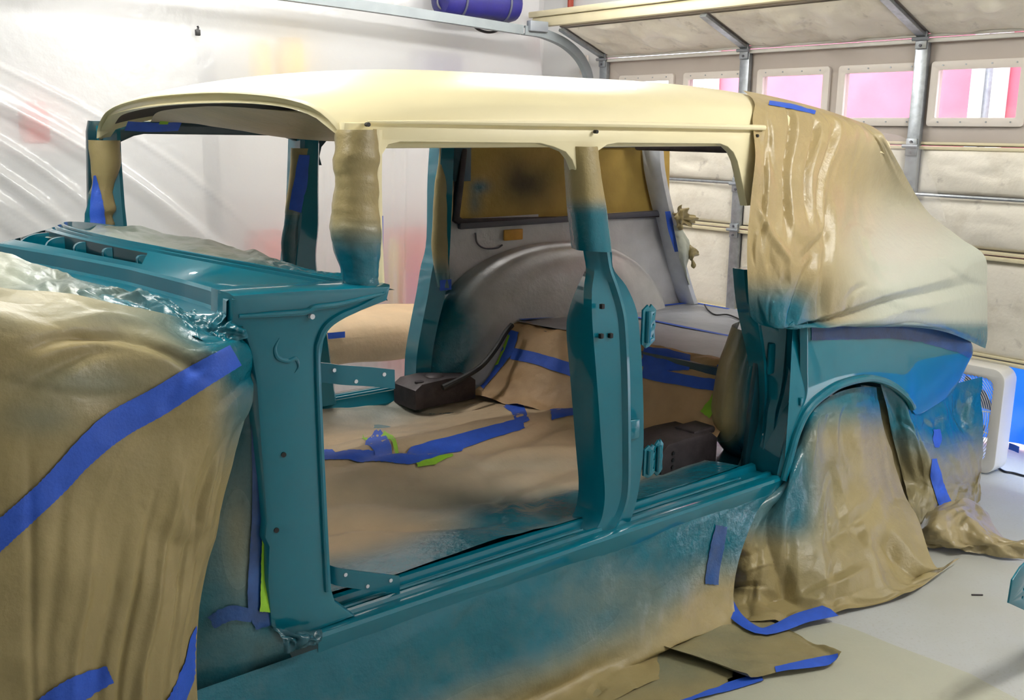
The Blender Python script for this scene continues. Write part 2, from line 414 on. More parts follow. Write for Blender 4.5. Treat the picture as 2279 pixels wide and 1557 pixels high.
# tilted top section
T0 = np.array([DX - .005, 0, 1.975]); T1 = np.array([3.19, 0, 2.125]); TD = T1 - T0; TN = np.array([-TD[2], 0, TD[0]]); TN /= np.linalg.norm(TN)
TN = TN if TN[0] < 0 else -TN
tr = []
for v in (0, 1):
    for off in (0, .04):
        p = T0 + TD * v - TN * off; tr.append(p)
V = []; 
for y in (-2.0, 2.84): V += [(p[0], y, p[2]) for p in tr]
mesh('door_section', V, [(0, 2, 6, 4), (1, 5, 7, 3), (0, 4, 5, 1), (2, 3, 7, 6), (0, 1, 3, 2), (4, 6, 7, 5)], 'door_taupe', door, False)
for i in range(len(ST) - 1):
    y0, y1 = ST[i] - .035, ST[i + 1] + .035; nv, nu = 30, 70
    v, u = np.meshgrid(np.linspace(0.03, .97, nv), np.linspace(0, 1, nu), indexing='ij')
    m = (np.sin(np.pi * (v - .03) / .94) * np.sin(np.pi * u) + 1e-6) ** .4
    h = .008 + m * (.02 + crinkle(nv, nu, 2.8, 4.5, .035, 91 + i, 12))
    G = T0 + TD * v[..., None] + TN * h[..., None]; G[..., 1] = y0 + (y1 - y0) * u
    mesh('insulation_pad', G, gridf(nv, nu), 'insulation', door, True, 60)
for y in ST[:5]:
    a = T0 + TN * .012; b = T1 + TN * .012; V = []
    for p in (a, b):
        for dy, dn in ((-.022, 0), (.022, 0), (.022, .016), (-.022, .016)): V.append((p[0] + TN[0] * dn, y + dy, p[2] + TN[2] * dn))
    mesh('stile', V, [(0, 1, 2, 3), (4, 7, 6, 5), (0, 4, 5, 1), (1, 5, 6, 2), (2, 6, 7, 3), (3, 7, 4, 0)], 'galvanised', door, False)
bm_ = box('strut_beam', (3.14, -2.0, 2.13), (3.19, 3.04, 2.185), 'beam_cream', door, .006)
box('strut_lip', (3.125, -2.0, 2.187), (3.2, 3.06, 2.222), 'beam_cream', bm_, .006)
# tracks
trk = thing('door_track', (3.5, 2.9, 0), 'grey metal door track running back under the ceiling beside the plastic', 'track')
def chan(name, pts, mat, parent):
    P = cr(np.array(pts, float), 60); T = np.gradient(P, axis=0); T /= np.linalg.norm(T, axis=1, keepdims=True)
    rows = []
    for p, t in zip(P, T):
        u_ = np.array([-t[2], 0, t[0]])
        rows.append([p + u_ * a + np.array([0, b, 0]) for a, b in ((-.026, -.012), (.026, -.012), (.026, .03), (.018, .03), (.018, -.004), (-.018, -.004), (-.018, .03), (-.026, .03))])
    return loft(name, rows, mat, parent)
chan('horizontal_rail', [(-1.5, 2.9, 2.2), (.5, 2.9, 2.185), (1.55, 2.9, 2.158), (2.3, 2.9, 2.128), (2.95, 2.9, 2.095)], 'track_grey', trk)
chan('curved_rail', [(2.96, 2.895, 2.094), (3.12, 2.893, 2.082), (3.3, 2.89, 2.03), (3.44, 2.888, 1.93), (3.5, 2.886, 1.78), (3.51, 2.885, 1.4), (3.51, 2.885, .8), (3.51, 2.885, .02)], 'track_grey', trk)
box('rail_bracket', (2.98, 2.86, 2.09), (3.12, 2.9, 2.15), 'fan_grey', trk, .004)
box('hanger', (.6, 2.9, 2.2), (.63, 2.92, 2.62), 'galvanised', trk, .002)
ol = thing('power_outlet', (3.62, 3.08, 1.87), 'small white double power outlet on the wall beside the door track', 'outlet')
op = box('cover_plate', (3.615, 3.045, 1.87), (3.63, 3.115, 1.99), 'window_trim', ol, .003)
for z in (1.9, 1.95): tube('socket', [(3.61, 3.08, z), (3.618, 3.08, z)], .016, 'fan_grey', ol, 12, 2, smoothpath=False)
tube('wall_conduit', [(3.6, 3.2, 2.2), (3.6, 3.2, 2.62)], .02, 'red_pipe', None, 10, 2, smoothpath=False, label='short red-brown pipe on the wall above the door beam', cat='pipe')

# plastic sheeting hung over the side wall
def plast_extra(nv, nu):
    v, u = np.meshgrid(np.linspace(0, 1, nv), np.linspace(0, 1, nu), indexing='ij')
    x = -1.8 + 5.1 * u; z = 2.6 * v; h = np.zeros_like(x); rg = np.random.RandomState(5)
    for i in range(16):      # long diagonal folds pulled down to the right
        c = .55 + 1.35 * rg.rand(); s = z + (x + .2) * (.62 + .12 * rg.rand()) - c; w = .012 + .03 * rg.rand()
        along = edge(x, -.9, -.2) * (1 - edge(x, .9 + .5 * rg.rand(), 1.7)); h += (.004 + .014 * rg.rand()) * np.exp(-(s / w) ** 2) * along
    for i in range(46):      # fine vertical hanging folds low on the right
        xx = 1.5 + 1.8 * rg.rand() + .05 * (z - .5); w = .008 + .014 * rg.rand(); h += (.002 + .007 * rg.rand()) * np.exp(-((x - xx) / w) ** 2) * (1 - edge(z, .6 + .5 * rg.rand(), 1.4))
    return h + crinkle(nv, nu, 2, 5, .012, 8)
sheet('plastic_sheeting', [[(-1.8, 3.12, 0.01), (.8, 3.1, .01), (3.34, 3.12, .01)], [(-1.8, 3.12, 1.3), (.8, 3.12, 1.3), (3.36, 3.12, 1.3)], [(-1.8, 3.12, 2.0), (.8, 3.12, 2.0), (3.28, 3.12, 2.0)], [(-1.8, 3.12, 2.6), (.8, 3.12, 2.6), (3.25, 3.12, 2.6)]],
      200, 420, 'plastic_sheet', .0, 4, 3, extra=plast_extra, label='milky plastic sheeting hung along the wall behind the car', cat='plastic sheet')
pc = at(440, 72, y=3.09)
ck = thing('hanging_clip', pc, 'tiny black clip stuck on the plastic sheeting high above the roof', 'clip')
box('clip_body', pc + [-.012, -.01, -.016], pc + [.012, .01, .014], 'black_rubber', ck, .004); tube('clip_ring', [pc + [0, 0, .014], pc + [.004, 0, .022], pc + [0, 0, .03]], .005, 'black_rubber', ck, 6)
# goods behind the sheeting, seen as soft colours through it
def crate(name, px0, py0, px1, py1, mat, label, cat, y=3.17, d=.12, floor_=False, z0=None):
    a = at(px0, py0, y=y); b = at(px1, py1, y=y); z0 = 0.0 if floor_ else b[2] if z0 is None else z0
    t = thing(name, ((a[0] + b[0]) / 2, y + d / 2, z0), label, cat)
    box('body', (a[0], y, z0), (b[0], y + d, a[2]), mat, t, .02)
    box('lid', (a[0] + .01, y + .01, a[2]), (b[0] - .01, y + d - .01, a[2] + .02), mat, t, .008)
box('tool_shelf', (-.1, 3.16, 1.4), (.5, 3.4, 1.43), 'wall_paint', bev=.003, label='short white shelf under the red box behind the plastic', cat='shelf')
crate('red_toolbox', 50, 235, 115, 310, 'red_thing', 'red box blurred behind the plastic sheeting at far left', 'box', z0=1.43)
crate('grey_cabinet', 455, 110, 500, 500, 'grey_thing', 'tall narrow grey cabinet blurred behind the plastic, seen through the windshield opening', 'cabinet', floor_=True)
crate('yellow_carton', 570, 95, 605, 150, 'yellow_thing', 'pale yellow carton behind the plastic above the roof, left of its pair', 'box', z0=1.69)
crate('yellow_carton', 630, 90, 680, 150, 'yellow_thing', 'pale yellow carton behind the plastic above the roof, right of its pair', 'box', z0=1.69)
crate('purple_case', 930, 120, 1030, 200, 'purple_thing', 'dark purplish case blurred behind the plastic above the roof', 'case', z0=1.69)
crate('red_cabinet', 855, 520, 985, 800, 'red_thing', 'red cabinet blurred behind the plastic, seen through the front door opening', 'cabinet', y=3.2, floor_=True)
crate('yellow_can', 868, 540, 890, 690, 'yellow_thing', 'narrow yellow can in front of the red cabinet behind the plastic', 'can', y=3.15, d=.04)
crate('red_bin', 560, 525, 640, 640, 'red_thing', 'low red bin blurred behind the plastic, seen through the windshield opening', 'bin', y=3.2, floor_=True)
# shelf board that carries the upper goods
sh = box('storage_shelf', (1.12, 3.16, 1.66), (3.2, 3.4, 1.69), 'wall_paint', bev=.003, label='long white storage shelf hidden behind the plastic sheeting', cat='shelf')

# blue cylinder bag above the track
bgx = [2.38, 3.0]; bag = thing('blue_duffel', (2.7, 3.0, 2.14), 'dark blue cylindrical bag hung above the door track', 'bag')
xs = np.linspace(0, 1, 15); rows = []
for s in xs:
    r_ = .105 * (1 - abs(2 * s - 1) ** 9) ** .5 + .002
    rows.append([(bgx[0] + s * (bgx[1] - bgx[0]), 3.0 + r_ * math.cos(a), 2.245 + r_ * math.sin(a) * (1 + .03 * math.sin(9 * s))) for a in np.linspace(0, 2 * math.pi, 24, endpoint=False)])
loft('bag_body', rows, 'blue_bag', bag)
for sx in (2.52, 2.84):
    tube('strap', [(sx + .02, 3.0 + .108 * math.cos(a), 2.245 + .108 * math.sin(a)) for a in np.linspace(0, 2 * math.pi, 24)], .008, 'strap_grey', bag, 6)
    tube('hanging_strap', [(sx + .02, 3.0, 2.35), (sx + .02, 3.0, 2.62)], .006, 'strap_grey', bag, 6, 2)
lp = [at(x, y, y=2.98) for x, y in ((1052, 52), (1062, 64), (1080, 71), (1098, 71), (1113, 63))]
lp = [np.array([2.63, 2.98, 2.14])] + lp + [np.array([2.86, 2.98, 2.14])]
tube('carry_handle', lp, .008, 'black_rubber', bag, 6, 30)
tube('side_cord', [at(x, y, y=2.98) for x, y in ((985, -20), (974, 0), (977, 15), (990, 25))], .006, 'grey_thing', bag, 6, 14)

# paper-wrapped bench beyond the car
bn_ = thing('wrapped_bench', (1.5, 2.45, 0), 'low bench wrapped in brown paper beyond the car, seen through the front door opening', 'bench')
prof = [(2.62, .40), (2.30, .395), (2.275, .41), (2.26, .45), (2.262, .53), (2.275, .565), (2.31, .60), (2.36, .615), (2.62, .625)]
rows = []
for i, x in enumerate(np.linspace(.7, 2.5, 60)):
    w = .006 * math.sin(x * 9) + .004 * math.sin(x * 23)
    dz = -.055 * (x - 1.2)
    rows.append([(x, y + w * (1 if k in (4, 5, 6) else .3), z + dz + .004 * math.sin(x * 14 + k)) for k, (y, z) in enumerate(prof)])
R_ = np.array(rows); loft('paper_wrap', R_, 'kraft_brown', bn_, spray=lambda p, g: np.stack([0 * g[..., 0], .25 + 0 * g[..., 0], 0 * g[..., 0]], -1))
strip('tape_strip', [at(698, 750, y=2.25), at(735, 747, y=2.25), at(768, 744, y=2.25)], .03, (0, 0, 1), 'blue_tape', bn_)
for x in (.85, 2.35):
    for y in (2.34, 2.56): tube('leg', [(x, y, 0), (x, y, .42)], .025, 'white_paint', bn_, 8, 2, smoothpath=False)

# outside
box('outside_ground_1', (3.75, -7, -.1), (14, 9, -.02), 'outside_ground', bev=0, label='bright pale driveway outside the garage door', cat='ground', **S)
pk0 = at(1592, 190, x=6.4)[1]
pw_ = thing('neighbour_building', (6.5, pk0 - 3, 0), 'pink stucco building seen through the garage door windows', 'building')
box('wall', (6.4, pk0 - 7, 0), (6.7, pk0, 4.2), 'pink_stucco', pw_, .02)
for px in (2178, 2226):
    yy = at(px, 200, x=6.35)[1]; box('white_post', (6.3, yy - .045, 0), (6.38, yy + .045, 4.2), 'white_paint', pw_, .01)
yy = at(2202, 200, x=6.36)[1]; box('downpipe', (6.33, yy - .04, 0), (6.385, yy + .04, 4.2), 'galvanised', pw_, .02)
yy = at(1585, 190, x=6.35)[1]; box('corner_trim', (6.32, yy - .05, 0), (6.398, yy + .05, 4.2), 'white_paint', pw_, .01)
sheet('blue_tarp', [[(3.95, -1.2, .0), (3.98, 0, .0), (3.95, .6, 0), (3.95, 1.6, .0)], [(3.97, -1.2, .45), (4.02, 0, .45), (3.94, .6, .5), (3.97, 1.6, .45)], [(3.9, -1.2, .8), (3.92, 0, .8), (3.92, .6, .8), (3.9, 1.6, .8)]],
      40, 80, 'blue_tarp', .04, 5, 12, label='bright blue tarp hung outside behind the fan', cat='tarp')

# box fan standing in the gap under the door
fan = thing('box_fan', (3.5, .34, 0), 'white square box fan standing in the gap under the raised door', 'fan')
fy0, fy1, fz0, fz1 = .06, .6, .012, .487
def ftf(x): return lambda a, b, t: (x + t, a, b)
plate('housing', rrect(fy0, fz0, fy1, fz1, .05, 6), .12, 'fan_plastic', fan, holes=[rrect(fy0 + .035, fz0 + .035, fy1 - .035, fz1 - .035, .05, 6)], bev=.008, tf=ftf(3.47))
fc = ((fy0 + fy1) / 2, (fz0 + fz1) / 2)
for k in range(30):
    r_ = .05 + k * .0098
    if r_ > .33: break
    pts = []
    for a in np.linspace(0, 2 * math.pi, 49):
        y = fc[0] + r_ * math.cos(a); z = fc[1] + r_ * math.sin(a); y = min(max(y, fy0 + .03), fy1 - .03); z = min(max(z, fz0 + .03), fz1 - .03); pts.append((3.418, y, z))
    tube('grille_ring', pts, .0018, 'fan_plastic', fan, 5, 49, caps=False, smoothpath=False)
for k in range(12):
    a = 2 * math.pi * k / 12; tube('grille_spoke', [(3.42, fc[0] + .04 * math.cos(a), fc[1] + .04 * math.sin(a)), (3.42, fc[0] + .235 * math.cos(a + .3), fc[1] + .2 * math.sin(a + .3))], .003, 'fan_plastic', fan, 5, 2, smoothpath=False)
tube('hub', [(3.42, fc[0], fc[1]), (3.5, fc[0], fc[1])], .045, 'fan_plastic', fan, 16, 2, smoothpath=False)
for k in range(5):
    a = 2 * math.pi * k / 5; Gb = []
    for s in np.linspace(0, 1, 6):
        rr = .04 + .165 * s; row = []
        for c in (-.5, -.25, 0, .25, .5):
            aa = a + c * (.5 + .5 * s); row.append((3.47 + .035 * c * 2, fc[0] + rr * math.cos(aa), fc[1] + rr * math.sin(aa)))
        Gb.append(row)
    mesh('blade', Gb, gridf(6, 5), 'fan_grey', fan)
for y in (fy0 + .06, fy1 - .1): box('foot', (3.41, y, 0), (3.53, y + .05, .014), 'fan_plastic', fan, .004)
strip('tape_strip', [at(2245, 992, x=3.405), at(2257, 996, x=3.405), at(2268, 1001, x=3.405)], .03, (0, 0, 1), 'blue_tape', fan)
tube('floor_cable', [at(x, y, z=.006) for x, y in ((2180, 1012), (2200, 1022), (2230, 1046), (2255, 1052), (2300, 1062), (2400, 1070))], .005, 'black_rubber', None, 6, 40, label='thin black power cord on the floor in front of the fan', cat='cable')

# ceiling fluorescent fixtures
def fixture(x, y, label, length=1.22, tubes=2):
    t = thing('fluorescent_fixture', (x, y, 2.55), label, 'ceiling light', 'ceiling light fixtures')
    box('housing', (x - length / 2, y - .05 * tubes, 2.57), (x + length / 2, y + .05 * tubes, 2.62), 'white_paint', t, .006)
    for k in range(tubes):
        yy = y + (k - (tubes - 1) / 2) * .1; tube('lamp_tube', [(x - length / 2 + .03, yy, 2.545), (x + length / 2 - .03, yy, 2.545)], .016, 'lit_tube', t, 12, 2, smoothpath=False)
fixture(.75, 2.3, 'white fluorescent ceiling light nearest the plastic sheeting', tubes=2)
fixture(-.6, .5, 'white fluorescent ceiling light above the front of the car')
fixture(2.5, 1.9, 'added unseen ceiling light brightening the tail of the car')  # added lamp, out of view, to brighten the door insulation and tail
fixture(2.1, -1.5, 'white fluorescent ceiling light above the near rear side of the car', tubes=3)

# ------------------------------------------------------------------ the car body shell
car = thing('station_wagon_shell', (1.4, .88, .3), 'stripped four-door station wagon body in teal and cream paint, masked with paper', 'car body')
YC = .88
def ytum(z): return .03 + max(0, z - .9) * (.09 / .635)

# --- roof: from the curved windshield header back to the tail
HD = [(.118, 770, 300, 764, 306), (.145, 742, 262, 733, 283), (.187, 700, 232, 700, 259), (.255, 640, 214, 640, 240), (.36, 560, 204, 560, 231), (.49, 480, 201, 480, 230),
      (.67, 400, 205, 400, 233), (.9, 330, 213, 330, 240), (1.2, 275, 228, 280, 249), (1.42, 245, 244, 250, 259), (1.53, 231, 262, 238, 273), (1.585, 223, 283, 228, 292), (1.6, 221, 306, 225, 310)]
HO = crl([at(a, b, y=y) for y, a, b, c, d in HD], 61)
HI = crl([at(c, d, y=y + .012) for y, a, b, c, d in HD], 61)
def zroof(y, x):
    v = np.clip(np.abs((y - YC) / .762), 0, 1)
    return 1.537 + .158 * (1 - v ** 2.5) ** .4 - .14 * (np.clip(x - 1.4, 0, 9) / 1.2) ** 2.2
rows = []
ts = np.r_[np.linspace(0, 1, 22), 1 + np.linspace(.05, 1, 26)]
for t in ts:
    row = []
    for j, p in enumerate(HO):
        y = p[1]
        yn = .118 + (1.642 - .118) * (y - HO[0][1]) / (HO[-1][1] - HO[0][1])
        tt = min(t, 1); yy = y + (yn - y) * tt
        if t <= 1:
            x = p[0] + (.75 - p[0]) * t; zf = float(zroof(yy, x)); e = math.sin(min(1, t * 1.0) * math.pi / 2) ** .75
            z = p[2] + (zf - p[2]) * e
        else:
            x = .75 + (t - 1) * 1.68; z = float(zroof(yy, x))
        row.append((x, yy, z))
    rows.append(row)
ROOF = np.array(rows)
roof = mesh('roof_panel', ROOF, gridf(*ROOF.shape[:2]), 'cream_paint', car, True, 50, label='glossy cream roof panel')
LN = ROOF[1:, 2:-2] - np.array([0, 0, .016]); mesh('roof_lining', LN, gridf(*LN.shape[:2]), 'dark_primer', car, True, 50)
# windshield header fascia with its double bead
bead = [(0, 0), (.06, .008), (.14, .010), (.22, .001), (.3, -.006), (.5, -.004), (.74, -.004), (.82, .004), (.9, .007), (1, 0)]
rows = []
for t, o in bead:
    P = HO * (1 - t) + HI * t; P = P.copy(); P[:, 0] -= o; P[:, 2] -= o * .2; rows.append(P)
rows.append(HI + np.array([.03, .0, .004])); rows.append(HI + np.array([.05, .0, .03]))
mesh('windshield_header', np.array(rows), gridf(len(rows), len(HO)), 'cream_paint', car, True, 40)
# drip rail
def drip(sgn):
    yy = .098 if sgn > 0 else 1.662
    pts = [(x, yy + (0.004 if x < .25 else 0), 1.536 + (.004 * math.sin(x * 2))) for x in np.linspace(.2, 1.64, 20)]
    return tube('drip_rail', pts, [.003, .0085, .0085, .0085], 'cream_paint', car, 8, 40)
drip(1); drip(-1)
# upper door frames
COMB = [(.135, 1.17), (.143, 1.5), (.15, 1.532), (1.62, 1.532), (1.64, 1.3), (1.555, 1.3), (1.53, 1.40), (1.52, 1.435), (1.502, 1.463), (1.475, 1.481), (1.44, 1.49),
        (1.0, 1.493), (.96, 1.488), (.925, 1.472), (.903, 1.448), (.895, 1.41), (.905, 1.38), (.855, 1.38), (.842, 1.42), (.83, 1.448), (.808, 1.47), (.765, 1.484), (.72, 1.493), (.29, 1.497), (.255, 1.49), (.234, 1.465), (.228, 1.42), (.218, 1.3), (.205, 1.17)]
plate('door_frame', COMB, .03, 'cream_paint', car, bev=.004, tf=lambda a, b, t: (a, ytum(b) + .006 + t, b))
COMBF = [(x - .105 if x < .24 else x, z) for x, z in COMB]; COMBF = [(x - .07 if .24 < x < .3 else x, z) for x, z in COMBF]
plate('door_frame', COMBF, .03, 'dark_teal', car, bev=.004, tf=lambda a, b, t: (a, 1.76 - ytum(b) - .006 - t, b))
for px, py in ((1325, 293), (817, 277), (1683, 302)):
    p = at(px, py, y=.1); tube('bolt_hole', [p + [0, -.008, 0], p + [0, .004, 0]], .005, 'black_rubber', car, 8, 2, smoothpath=False)
# inner header flange seen below the drip rail
box('header_flange', (.24, .13, 1.478), (1.5, .2, 1.496), 'cream_paint', car, .004)

# --- sills
SILL = [(0.0, .372), (.004, .381), (.012, .384), (.03, .383), (.034, .376), (.052, .376), (.056, .384), (.068, .384), (.072, .374), (.115, .372), (.121, .392), (.137, .394), (.143, .375), (.16, .35), (.16, .27), (.05, .24), (.018, .27), (.004, .33)]
xs = np.linspace(-.02, 1.74, 30)
sweep_x('sill', SILL, xs, 'teal_paint', car, angle=25)
sweep_x('sill', [(1.76 - y, z + .03) for y, z in SILL[::-1]], xs, 'teal_paint', car, angle=25)
# stamped ridges on the sill tread
for x0, x1, yy in ((.1, .86, .094), (1.02, 1.6, .094)):
    tube('sill_ridge', [(x0, yy, .373), (x0 + .02, yy, .376), (x1 - .02, yy, .376), (x1, yy, .373)], .005, 'teal_paint', car, 6, 12)

# --- hinge pillar with the forward belt dogleg
A1 = [(528, 668), (620, 661), (700, 656), (780, 652), (856, 648), (853, 660), (805, 679), (760, 698), (727, 722), (711, 752), (704, 800), (712, 1000), (722, 1200), (728, 1315), (737, 1345), (768, 1368), (700, 1394), (640, 1409), (613, 1385), (606, 1290), (609, 1212), (600, 1192), (604, 1160), (592, 1000), (581, 850), (571, 785), (556, 738), (527, 716)]
A1w = [at(a, b, y=.02) for a, b in A1]
plate('hinge_pillar', [(p[0], p[2]) for p in A1w], .12, 'teal_paint', car, bev=.014, tf=lambda a, b, t: (a, .075 + t + .06 * edge(b, .95, 1.15) * 0 + .012 * edge(.6 - b, 0, .2) * 0, b))
# pressed belt ledge above the pillar face
tube('belt_crease', [at(a, b, y=.012) for a, b in ((532, 704), (600, 700), (680, 694), (702, 684), (760, 676), (850, 654))], [.004, .007, .007, .007, .004], 'teal_paint', car, 8, 40)
# added ridge shaped to imitate a dent's highlight swirl on the pillar face
pb = [at(a, b, y=.015) for a, b in ((622, 752), (612, 775), (618, 795), (640, 803), (658, 798), (664, 815), (656, 830))]
tube('dent_highlight_ridge', pb, [.001, .004, .006, .005, .005, .003, .001], 'teal_paint', car, 8, 40)
for a, b in ((632, 1012), (616, 1180)):
    p = at(a, b, y=.012); tube('bolt_hole', [p, p + [0, .01, 0]], .006, 'black_rubber', car, 10, 2, smoothpath=False)
p = at(694, 704, y=.008); tube('clip_stud', [p + [0, -.004, 0], p + [0, .01, 0]], .006, 'white_scrap', car, 8, 2, smoothpath=False)
# under side of the dogleg, rolled edge along the door opening
dg = [at(a, b, y=.014) for a, b in ((856, 652), (805, 682), (760, 702), (728, 725), (712, 755), (706, 800), (713, 1000), (728, 1315))]
tube('door_opening_lip', dg, [.004, .007, .009, .009, .008, .006, .006, .006], 'teal_paint', car, 8, 50)

# --- cowl
def rear_edge(y):
    q = abs((y - YC) / .8); return np.array([.235 - .45 * (1 - min(1, q) ** 2.5), y, 1.157 + .092 * (1 - min(1, q) ** 2.8)])
FE = [(.03, 516, 665), (.09, 500, 652), (.15, 479, 642), (.3, 418, 625), (.56, 297, 595), (.88, 140, 565), (1.18, 0, 542)]
fe = [at(a, b, y=y) for y, a, b in FE]
fex = [p[0] for p in fe]; fey = [p[1] for p in fe]; fez = [p[2] for p in fe]
def front_edge(y): return np.array([np.interp(y, fey + [1.76], fex + [fex[-1] + .25]), y, np.interp(y, fey + [1.76], fez + [1.16])])
ys = np.r_[np.linspace(.03, .3, 18), np.linspace(.32, 1.7, 60)]
def cowl_section(y, t):
    r = rear_edge(max(y, .09)); f = front_edge(y); p = r * (1 - t) + f * t; p[1] = y; return p
def strip_rows(tt, dz, y0=.03, y1=1.7, drop=None):
    yy = [y for y in ys if y0 - 1e-6 <= y <= y1 + 1e-6]; out = []
    for t, d in zip(tt, dz):
        out.append([cowl_section(y, t) + np.array([0, 0, d]) for y in yy])
    return np.array(out)
# rear gutter with ridges
tt = [0, .03, .05, .08, .10, .13, .15, .18, .2, .23, .25]; dz = [-.03, -.006, .004, .004, -.014, -.014, .002, .002, -.008, -.008, 0]
A = strip_rows(tt, dz, .06); mesh('cowl_gutter', A, gridf(*A.shape[:2]), 'teal_paint', car, True, 30)
VY0, VY1 = .53, 1.27
def panel(y0, y1, t0, t1, name='cowl_panel', n=5, dz0=0, dz1=0, mat=None):
    mat = 'dark_teal' if name == 'vent_wall' else 'teal_paint'  # vent walls take a darker teal, their shade put into the colour
    yy = [y for y in ys if y0 <= y <= y1]; yy = [y0] + yy + [y1]
    A = np.array([[cowl_section(y, t0 + (t1 - t0) * k / n) + np.array([0, 0, dz0 + (dz1 - dz0) * k / n]) for y in yy] for k in range(n + 1)])
    return mesh(name, A, gridf(*A.shape[:2]), mat, car, True, 30)
panel(.03, VY0, .25, 1.0); panel(VY1, 1.7, .25, 1.0)
panel(VY0, VY1, .25, .34); panel(VY0, VY1, .8, 1.0)
panel(VY0, VY1, .34, .345, 'vent_wall', 2, 0, -.12); panel(VY0, VY1, .8, .795, 'vent_wall', 2, 0, -.12)
A = np.array([[cowl_section(y, t) + np.array([0, 0, -.1]) for y in np.linspace(VY0, VY1, 12)] for t in (.34, .8)]); mesh('vent_tray', A, gridf(2, 12), 'black_rubber', car)  # tray coloured black for the shade down inside the vents
for k in range(6):
    y = VY0 + (VY1 - VY0) * k / 5
    pts = [cowl_section(y + .035 * (s - .5) * 2 * 0 + .03 * math.sin((s) * 2.4), .34 + .46 * s) + np.array([0, 0, .006 * math.sin(math.pi * s) - .004]) for s in np.linspace(0, 1, 6)]
    rb = []
    for p in cr(np.array(pts), 16):
        rb.append([p + np.array([0, a, b]) for a, b in ((-.007, 0), (.007, 0), (.005, -.045), (-.005, -.045))])
    loft('vent_rib', rb, 'teal_paint', car)
# front drop, hood ledge and lower drop
def off(y, dx, dz): f = front_edge(y); return f + np.array([dx, 0, dz])
LED = [(0, 0), (-.004, .002), (-.012, -.004), (-.014, -.034), (-.02, -.04), (-.075, -.046), (-.084, -.05), (-.088, -.1), (-.09, -.2)]
A = np.array([[off(y, dx, dz) + np.array([.05 * edge(.14 - y, 0, .1) * (1 if dx < -.05 else 0), 0, 0]) for y in ys] for dx, dz in LED]); mesh('hood_ledge', A, gridf(*A.shape[:2]), 'teal_paint', car, True, 28)
# wedge of belt between the cowl top and the pillar
Bf = [at(a, b, y=.016) for a, b in ((516, 667), (620, 660), (700, 655), (780, 651), (856, 646))]
Bt = [cowl_section(.03, 1 - s) + np.array([0, 0, 0]) for s in (0, .3, .55, .8, 1)]
A = np.array([cr(np.array(Bf), 20), (cr(np.array(Bf), 20) + cr(np.array(Bt), 20)) / 2 + np.array([0, -.002, .004]), cr(np.array(Bt), 20)]); mesh('belt_cap', A, gridf(3, 20), 'teal_paint', car, True, 50)
box('firewall', (-.16, .1, .3), (-.13, 1.66, 1.08), 'teal_paint', car, .01)
# windshield post, near and far, inside their wraps
def post(y, x, m):
    q = np.array([.19 + x, y, 0]); rows = []
    for z, w in ((1.14, .04), (1.25, .036), (1.4, .036), (1.52, .04)):
        rows.append([(q[0] + w * a, q[1] + .03 * b, z) for a, b in ((-1, -.6), (-.6, -1), (.6, -1), (1, -.6), (1, .6), (.6, 1), (-.6, 1), (-1, .6))])
    loft('windshield_post', rows, m, car)
post(.105, 0, 'cream_paint'); post(1.64, -.09, 'teal_paint')

# --- B pillars
BP = [(340, 1291, 1312, 1336), (390, 1294, 1319, 1341), (440, 1299, 1325, 1346), (500, 1305, 1335, 1356), (560, 1312, 1345, 1366), (600, 1318, 1352, 1370), (640, 1313, 1366, 1398), (690, 1313, 1380, 1419), (740, 1316, 1386, 1427), (850, 1325, 1391, 1434), (1000, 1336, 1393, 1436), (1080, 1342, 1392, 1428), (1120, 1340, 1385, 1421), (1150, 1333, 1371, 1413), (1180, 1316, 1352, 1403)]
rows = []; rowsF = []
for py, l, m_, r_ in BP:
    pl, pm, pr = at(l, py, y=.06), at(m_, py, y=.045), at(r_, py, y=.05); z = pl[2]
    z = at((l + r_) / 2, py, y=.055)[2]; b = ytum(z) - .03
    pl, pm, pr = at(l, py, y=.06 + b), at(m_, py, y=.045 + b), at(r_, py, y=.05 + b); z = at((l + r_) / 2, py, y=.055 + b)[2]; xl, xm, xr_ = pl[0], pm[0], pr[0]
    cs = [(xl, .085), (xl + .01, .062), (xl * .45 + xm * .55, .052), (xm - .014, .046), (xm - .004, .03), (xm + .008, .032), (xm + .016, .06), (xm * .4 + xr_ * .6, .056), (xr_ - .008, .05), (xr_, .06), (xr_ - .005, .17 - .07 * float(edge(np.array(z), .95, 1.2))), (xl + .005 + .02 * float(edge(np.array(z), .95, 1.2)), .17 - .07 * float(edge(np.array(z), .95, 1.2)))]
    rows.append([(x, y + b, z) for x, y in cs])
bp = loft('center_pillar', cr(np.array(rows), 50), 'teal_paint', car, angle=32)
rowsF = [[(xl_, 1.6 - 0, z), (xl_ + .012, 1.585, z), (xr_ - .012, 1.585, z), (xr_, 1.6, z), (xr_, 1.7, z), (xl_, 1.7, z)] for z, xl_, xr_ in ((1.49, .8, .88), (1.3, .785, .87), (1.15, .77, .865), (1.0, .745, .85), (.8, .745, .88), (.6, .75, .9), (.42, .75, .92))]
loft('center_pillar', cr(np.array(rowsF), 40), 'teal_paint', car, angle=32)
for a, b in ((1342, 682), (1340, 748), (1361, 747)):
    p = at(a, b, y=.052); box('slot_hole', p + [-.006, -.002, -.007], p + [.006, .01, .007], 'black_rubber', bp, .002)
p = at(1410, 955, y=.05); box('latch_plate', p + [-.022, -.006, -.03], p + [.022, .004, .03], 'teal_paint', bp, .006)
